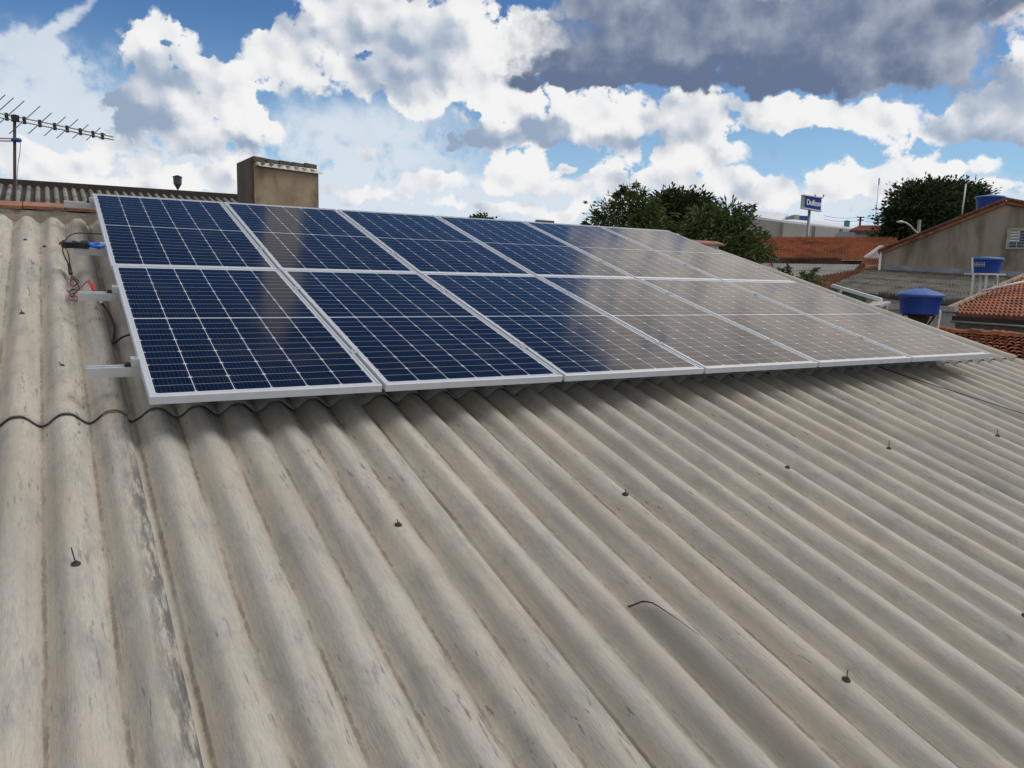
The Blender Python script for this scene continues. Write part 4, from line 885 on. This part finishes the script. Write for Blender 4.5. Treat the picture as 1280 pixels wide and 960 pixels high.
mb = MB(); mb.prism(q, -sn_v*.45); put(mb, 'board', mat('sign_blue', (.012,.035,.30), .45, namt=.05), sg)
mb = MB(); lf = [q[0]-sx*.03, q[3]-sx*.03]; mb.prism([lf[0], lf[1], lf[1]-sx*.22-sn_v*.3, lf[0]-sx*.22-sn_v*.3], Vector((0,0,.01)) if False else -sn_v*.05); put(mb, 'side_box', M_GALV, sg)
for a, b in ((q[3], q[2]), (q[0], q[1])):
    mb = MB(); mb.beam(a-sx*.3+Vector((0,0,.07 if a is q[3] else -.07))-sn_v*.1, b+sx*.05+Vector((0,0,.07 if a is q[3] else -.07))-sn_v*.1, .5, .12); put(mb, 'frame', M_WHITE, sg)
mb = MB(); bb0 = P(1014.6, 262, SD+.5)-sn_v*.3; mb.tube([Vector((bb0.x, bb0.y, GZ)), bb0], .15, 12); put(mb, 'pole', mat('pole_grey', (.22,.23,.25), .5, .3), sg, True)
for px_ in (1018.5, 1029):
    a = P(px_, 247, SD+.6); mb = MB(); mb.tube([a, a+Vector((0,0,.22))], .05, 6); mb.tube([a+Vector((0,0,.22)), a+Vector((0,0,.30))+sn_v*.15], .09, 6); put(mb, 'lamp', M_GALV, sg)
fc = bpy.data.curves.new('lettering_curve', 'FONT'); fc.body = 'Dullson'; fc.size = 1.0; fc.extrude = .02
to = bpy.data.objects.new('tmp_text', fc); COL.objects.link(to); bpy.context.view_layer.update()
tm_ = bpy.data.meshes.new_from_object(to.evaluated_get(bpy.context.evaluated_depsgraph_get())); bpy.data.objects.remove(to); bpy.data.curves.remove(fc)
bmm = __import__('bmesh').new(); bmm.from_mesh(tm_); b2m = bmm.copy(); gm = b2m.verts[:]
for v in gm: v.co.x += .045; v.co.z += .012
tmpm = bpy.data.meshes.new('t2'); b2m.to_mesh(tmpm); bmm.from_mesh(tmpm); bmm.to_mesh(tm_); bpy.data.meshes.remove(tmpm)
xs = [v.co.x for v in tm_.vertices]; w0 = max(xs)-min(xs)
lt = bpy.data.objects.new('lettering', tm_); COL.objects.link(lt); tm_.materials.clear(); tm_.materials.append(mat('sign_white', (.85,.86,.9), .5, namt=.02)); lt.parent = sg
fw_ = (q[1]-q[0]).length*.88; kx = fw_/w0; upq = Vector((0,0,1))
hgt_ = (q[3]-q[0]).length; Mx = Matrix((sx*kx, upq*(hgt_*.70), sn_v)).transposed().to_4x4()
for v in tm_.vertices: v.co.x -= min(xs) if False else 0
org = q[0]+sx*((q[1]-q[0]).length*.07)+upq*(hgt_*.27)+sn_v*.10 - sx*kx*min(xs); Mx.translation = org - sg.location; lt.matrix_local = Mx
tk = thing('rooftop_tank', 'tiny teal tank on the factory roof, left of the utility pole', 'tank', P(1058.3, 283.5, 100))
mb = MB(); a = P(1058.3, 283.5, 100); mb.lathe([(.33,0),(.35,.68),(.36,.70),(.30,.74),(.05,.80)], a, 16); put(mb, 'body', mat('teal_plastic', (.03,.20,.27), .5), tk)
up = thing('utility_pole', 'dark utility pole with two crossarms behind the factory roof', 'utility pole', ground(P(1075.5, 283, 90)))
a = P(1075.8, 270.8, 90); mb = MB(); mb.tube([Vector((a.x, a.y, GZ)), a], [.16, .11], 10); put(mb, 'pole', M_DARKW, up, True)
for y_, l_ in ((271.8, .40), (275, .36)):
    c = P(1075.6, y_, 89.85); mb = MB(); mb.beam(c-r_*l_, c+r_*l_, .1, .1); put(mb, 'crossarm', M_DARKW, up)
for dx_ in (-.35, .35):
    c = P(1075.6, 271.8, 89.85)+r_*dx_; mb = MB(); mb.tube([c, c+Vector((0,0,.16))], .04, 6); put(mb, 'insulator', M_GALV, up)
for k_, (ya, yb, lb) in enumerate(((271.2, 268.8, 'upper'), (275.5, 273, 'lower'))):
    pts = [P(940+20*i, 0, 90) for i in range(9)]; A_ = P(1030, ya-1.6, 90); B_ = P(1076, ya, 90); C3 = P(1170, ya+1.5, 88); pts = []
    for i in range(13): t = i/12; p = B_.lerp(C3, t); p.z -= .35*4*t*(1-t); pts.append(p)
    pts2 = []
    for i in range(13): t = i/12; p = A_.lerp(B_, t); p.z -= .2*4*t*(1-t); pts2.append(p)
    mb = MB(); mb.tube(pts2+pts[1:], .02, 4); o = mb.build('power_line', M_RUB, None, False, base=B_); tag(o, '%s power line strung from the utility pole towards the dark tree' % lb, 'power line', 'power lines')
am = thing('radio_mast', 'very thin tall grey mast against the clouds left of the domed tree', 'mast', ground(P(1093, 285, 82)))
a = P(1098.6, 229, 82); b = P(1093.3, 283, 82); mb = MB(); dd_ = (b-a); b2_ = a+dd_*((GZ-a.z)/dd_.z); mb.tube([b2_, a], [.10, .035], 6); put(mb, 'pole', M_GALV, am, True)
mb = MB(); mb.tube([a-Vector((0,0,.15)), a+Vector((0,0,.5))], .07, 6); put(mb, 'tip', M_GALV, am)
sl_ = thing('street_lamp', 'grey curved street lamp arm against the dark domed tree', 'street lamp', ground(P(1149, 290, 46)))
a = P(1149.5, 275, 46); mb = MB(); mb.tube([Vector((a.x, a.y, GZ)), a], [.14, .09], 10); put(mb, 'pole', M_CONC, sl_, True)
mb = MB(); mb.tube(smooth_path([P(x, y, 45.8) for x, y in ((1149,293),(1143,288),(1138,282.5),(1132,278.5),(1127,277.5))]), .045, 8); put(mb, 'arm', M_GALV, sl_, True)
mb = MB(); c = P(1125.3, 277.4, 45.8); mb.lathe([(.03,-.22),(.07,-.1),(.08,.1),(.03,.2)], c, 10, ax=r_); put(mb, 'lamp_head', M_GALV, sl_, True)
# ------------------------------------------------------------------ trees
def leaf_mat(name, a, b, c):
    m_ = bpy.data.materials.new(name); m_.use_nodes = True; n = NT(m_.node_tree); bs_ = n.N['Principled BSDF']
    x, y, _ = n.sep(n.new('ShaderNodeUVMap').outputs[0])
    cc = n.mix(x, (*a, 1), (*b, 1)); cc = n.mix(n.ss(y, .93, .97), cc, (*c, 1))
    n.put(bs_.inputs['Base Color'], cc); bs_.inputs['Roughness'].default_value = .55; bs_.inputs['Specular IOR Level'].default_value = .35
    tr = n.new('ShaderNodeBsdfTranslucent'); n.put(tr.inputs[0], cc); mx = n.new('ShaderNodeMixShader'); mx.inputs[0].default_value = .15
    n.L.new(bs_.outputs[0], mx.inputs[1]); n.L.new(tr.outputs[0], mx.inputs[2]); n.L.new(mx.outputs[0], n.N['Material Output'].inputs[0])
    return m_
M_LEAF = leaf_mat('mango_leaves', (.028,.058,.018), (.10,.15,.042), (.13,.12,.06))
M_LEAFD = leaf_mat('dark_leaves', (.016,.034,.012), (.045,.076,.024), (.06,.08,.03))
M_BARK = mat('bark', (.09,.07,.055), .95, nscale=8, namt=.4)
def leaf(mb, p, d, L, wd, r0, droop=.3):
    d = (d+Vector((0,0,-droop))).normalized(); s_ = d.cross(Vector((r0.uniform(-1,1), r0.uniform(-1,1), r0.uniform(-.2,1.5)))).normalized()
    nn_ = s_.cross(d)*wd*.25; u = r0.random(), r0.random()
    mb.add([p, p+d*L*.45+s_*wd/2+nn_, p+d*L, p+d*L*.45-s_*wd/2+nn_], [(0,1,2,3)], [u]*4)
def tree(name, lab, base, crowns, nclump, leaves, L, wd, m_, seed, D, cat='tree', sprigs=(), trunk_r=.22, group=None, shell=.55, clr=.35):
    r0 = random.Random(seed); t = thing(name, lab, cat, base, group); mb = MB(); cl = []
    tot = sum(c[2]*c[3] for c in crowns)
    for (px, py, rx, ry) in crowns:
        c = P(px, py, D + r0.uniform(-.5, .5)*rx*D/F*.8); ax_, az_ = rx*D/F, ry*D/F; ay_ = (ax_+az_)/2
        for _ in range(int(nclump*rx*ry/tot)):
            while True:
                v = Vector((r0.uniform(-1,1), r0.uniform(-1,1), r0.uniform(-1,1)))
                if v.length <= 1 and (v.length > shell or r0.random() < .3): break
            p = c + r_*v.x*ax_ + HF*v.y*ay_ + Vector((0,0,v.z*az_)); cl.append((p, v))
    for p, v in cl:
        rc = clr*r0.uniform(.6, 1.3); out = (r_*v.x+HF*v.y+Vector((0,0,v.z+.3))).normalized()
        for _ in range(leaves):
            o_ = Vector((r0.gauss(0,1), r0.gauss(0,1), r0.gauss(0,.7)))*rc*.5
            leaf(mb, p+o_, (o_.normalized()*.8+out*.5), L*r0.uniform(.6,1.2), wd*r0.uniform(.7,1.2), r0)
    for pts in sprigs:
        q_ = [P(x, y, D+dz_) for x, y, dz_ in pts]
        br = smooth_path(q_, 6)
        for i, p in enumerate(br):
            if i < 3: continue
            for _ in range(4 if i < len(br)-3 else 9):
                dr = Vector((r0.uniform(-1,1), r0.uniform(-1,1), r0.uniform(-.5,.8))).normalized(); leaf(mb, p, dr, L*r0.uniform(.7,1.15), wd, r0, .35)
    cr = put(mb, 'crown', m_, t)
    mb = MB(); cen = sum((p for p, _ in cl), Vector())/max(1, len(cl)); cen2 = Vector((base.x, base.y, cen.z))
    fork = base.lerp(cen, .62); mb.tube(smooth_path([base, base.lerp(cen, .3)+r_*.1, fork, cen], 4), [trunk_r*(1-.75*i/12) for i in range(13)], 9)
    for p, v in r0.sample(cl, min(len(cl), 26)):
        mid_ = fork.lerp(p, .5)+Vector((0,0,.1)); mb.tube(smooth_path([fork.lerp(cen, r0.random()*.8), mid_, p], 3), [trunk_r*.35*(1-.13*i) for i in range(7)], 5)
    for pts in sprigs:
        q_ = [P(x, y, D+dz_) for x, y, dz_ in pts]; b_ = smooth_path(q_, 4); mb.tube(b_, [.02*(1-.7*i/len(b_)) for i in range(len(b_))], 5)
    put(mb, 'trunk', M_BARK, t, True); return t
tree('mango_tree', 'loose leafy tree with sprigs poking up above the panels', ground(P(785, 300, 19)), [(772,268,34,14),(795,262,24,20),(748,277,14,6),(790,292,50,24),(812,272,22,16)], 230, 20, .15, .045, M_LEAF, 11, 19, clr=.22, trunk_r=.13,
     sprigs=[[(790,262,0),(783,243,0),(779,233,0)],[(783,243,0),(776,237,0)],[(790,262,0),(786,240,.1),(797,230,.1)],[(788,246,0),(791,241,0)],[(802,262,.2),(804,248,.2),(805,241,.2)],[(797,255,.1),(797,245,.1)],[(770,262,0),(765,254,0)],[(775,258,0),(772,246,0),(771,243,0)],[(748,276,0),(747,268,0),(746,265,0)],[(752,276,0),(750,272,0)],[(821,262,.2),(821,252,.2),(820,249,.2)],[(738,281,0),(731,279,0)]])
tree('round_tree', 'dense rounded dark tree behind the two leafy ones', ground(P(852, 300, 27)), [(850,266,34,24),(832,262,20,18),(872,262,22,18),(855,285,45,25),(850,252,20,12)], 420, 30, .17, .08, M_LEAFD, 12, 27, clr=.30, trunk_r=.25)
tree('bushy_tree', 'green leafy tree leaning over the far edge of our roof', ground(P(905, 330, 16)), [(895,292,30,26),(918,298,30,24),(880,285,22,22),(940,312,20,11),(912,272,16,12),(955,318,10,6),(900,318,40,18)], 330, 20, .13, .04, M_LEAF, 13, 16, clr=.19, trunk_r=.13,
     sprigs=[[(935,285,0),(938,268,0),(941,257,0)],[(930,285,0),(932,270,0),(931,258,0)],[(905,275,0),(907,262,0)],[(895,270,0),(893,260,0)],[(885,268,0),(885,258,0)],[(950,300,0),(958,292,0)],[(925,280,0),(922,266,0),(924,262,0)]])
tree('domed_tree', 'large dark domed tree beside the gable roof', ground(P(1165, 300, 58)), [(1165,268,50,34),(1128,284,26,26),(1202,262,28,28),(1150,252,32,18),(1185,247,34,14),(1118,300,14,14),(1150,295,40,18),(1213,252,18,14)], 640, 44, .32, .18, M_LEAFD, 14, 58, clr=.85, trunk_r=.5, shell=.5)
tree('distant_tree', 'tiny dark treetop showing over the middle of the array', ground(P(601, 280, 70)), [(601,274,11,7),(606,290,22,16),(592,292,20,18)], 160, 24, .3, .2, M_LEAFD, 15, 70, clr=.3)
tree('garden_shrub', 'thin leafy shrub branches beside the brown tile slope', ground(P(1008, 352, 15)), [(1005,352,16,6),(1018,352,14,5)], 26, 12, .10, .035, M_LEAF, 16, 15, cat='shrub', clr=.12, trunk_r=.03,
     sprigs=[[(1000,352,0),(988,343,0),(984,333,0)],[(1005,350,0),(1015,342,0),(1021,336,0)],[(985,345,0),(976,336,0)],[(1008,350,0),(1004,341,0)]])
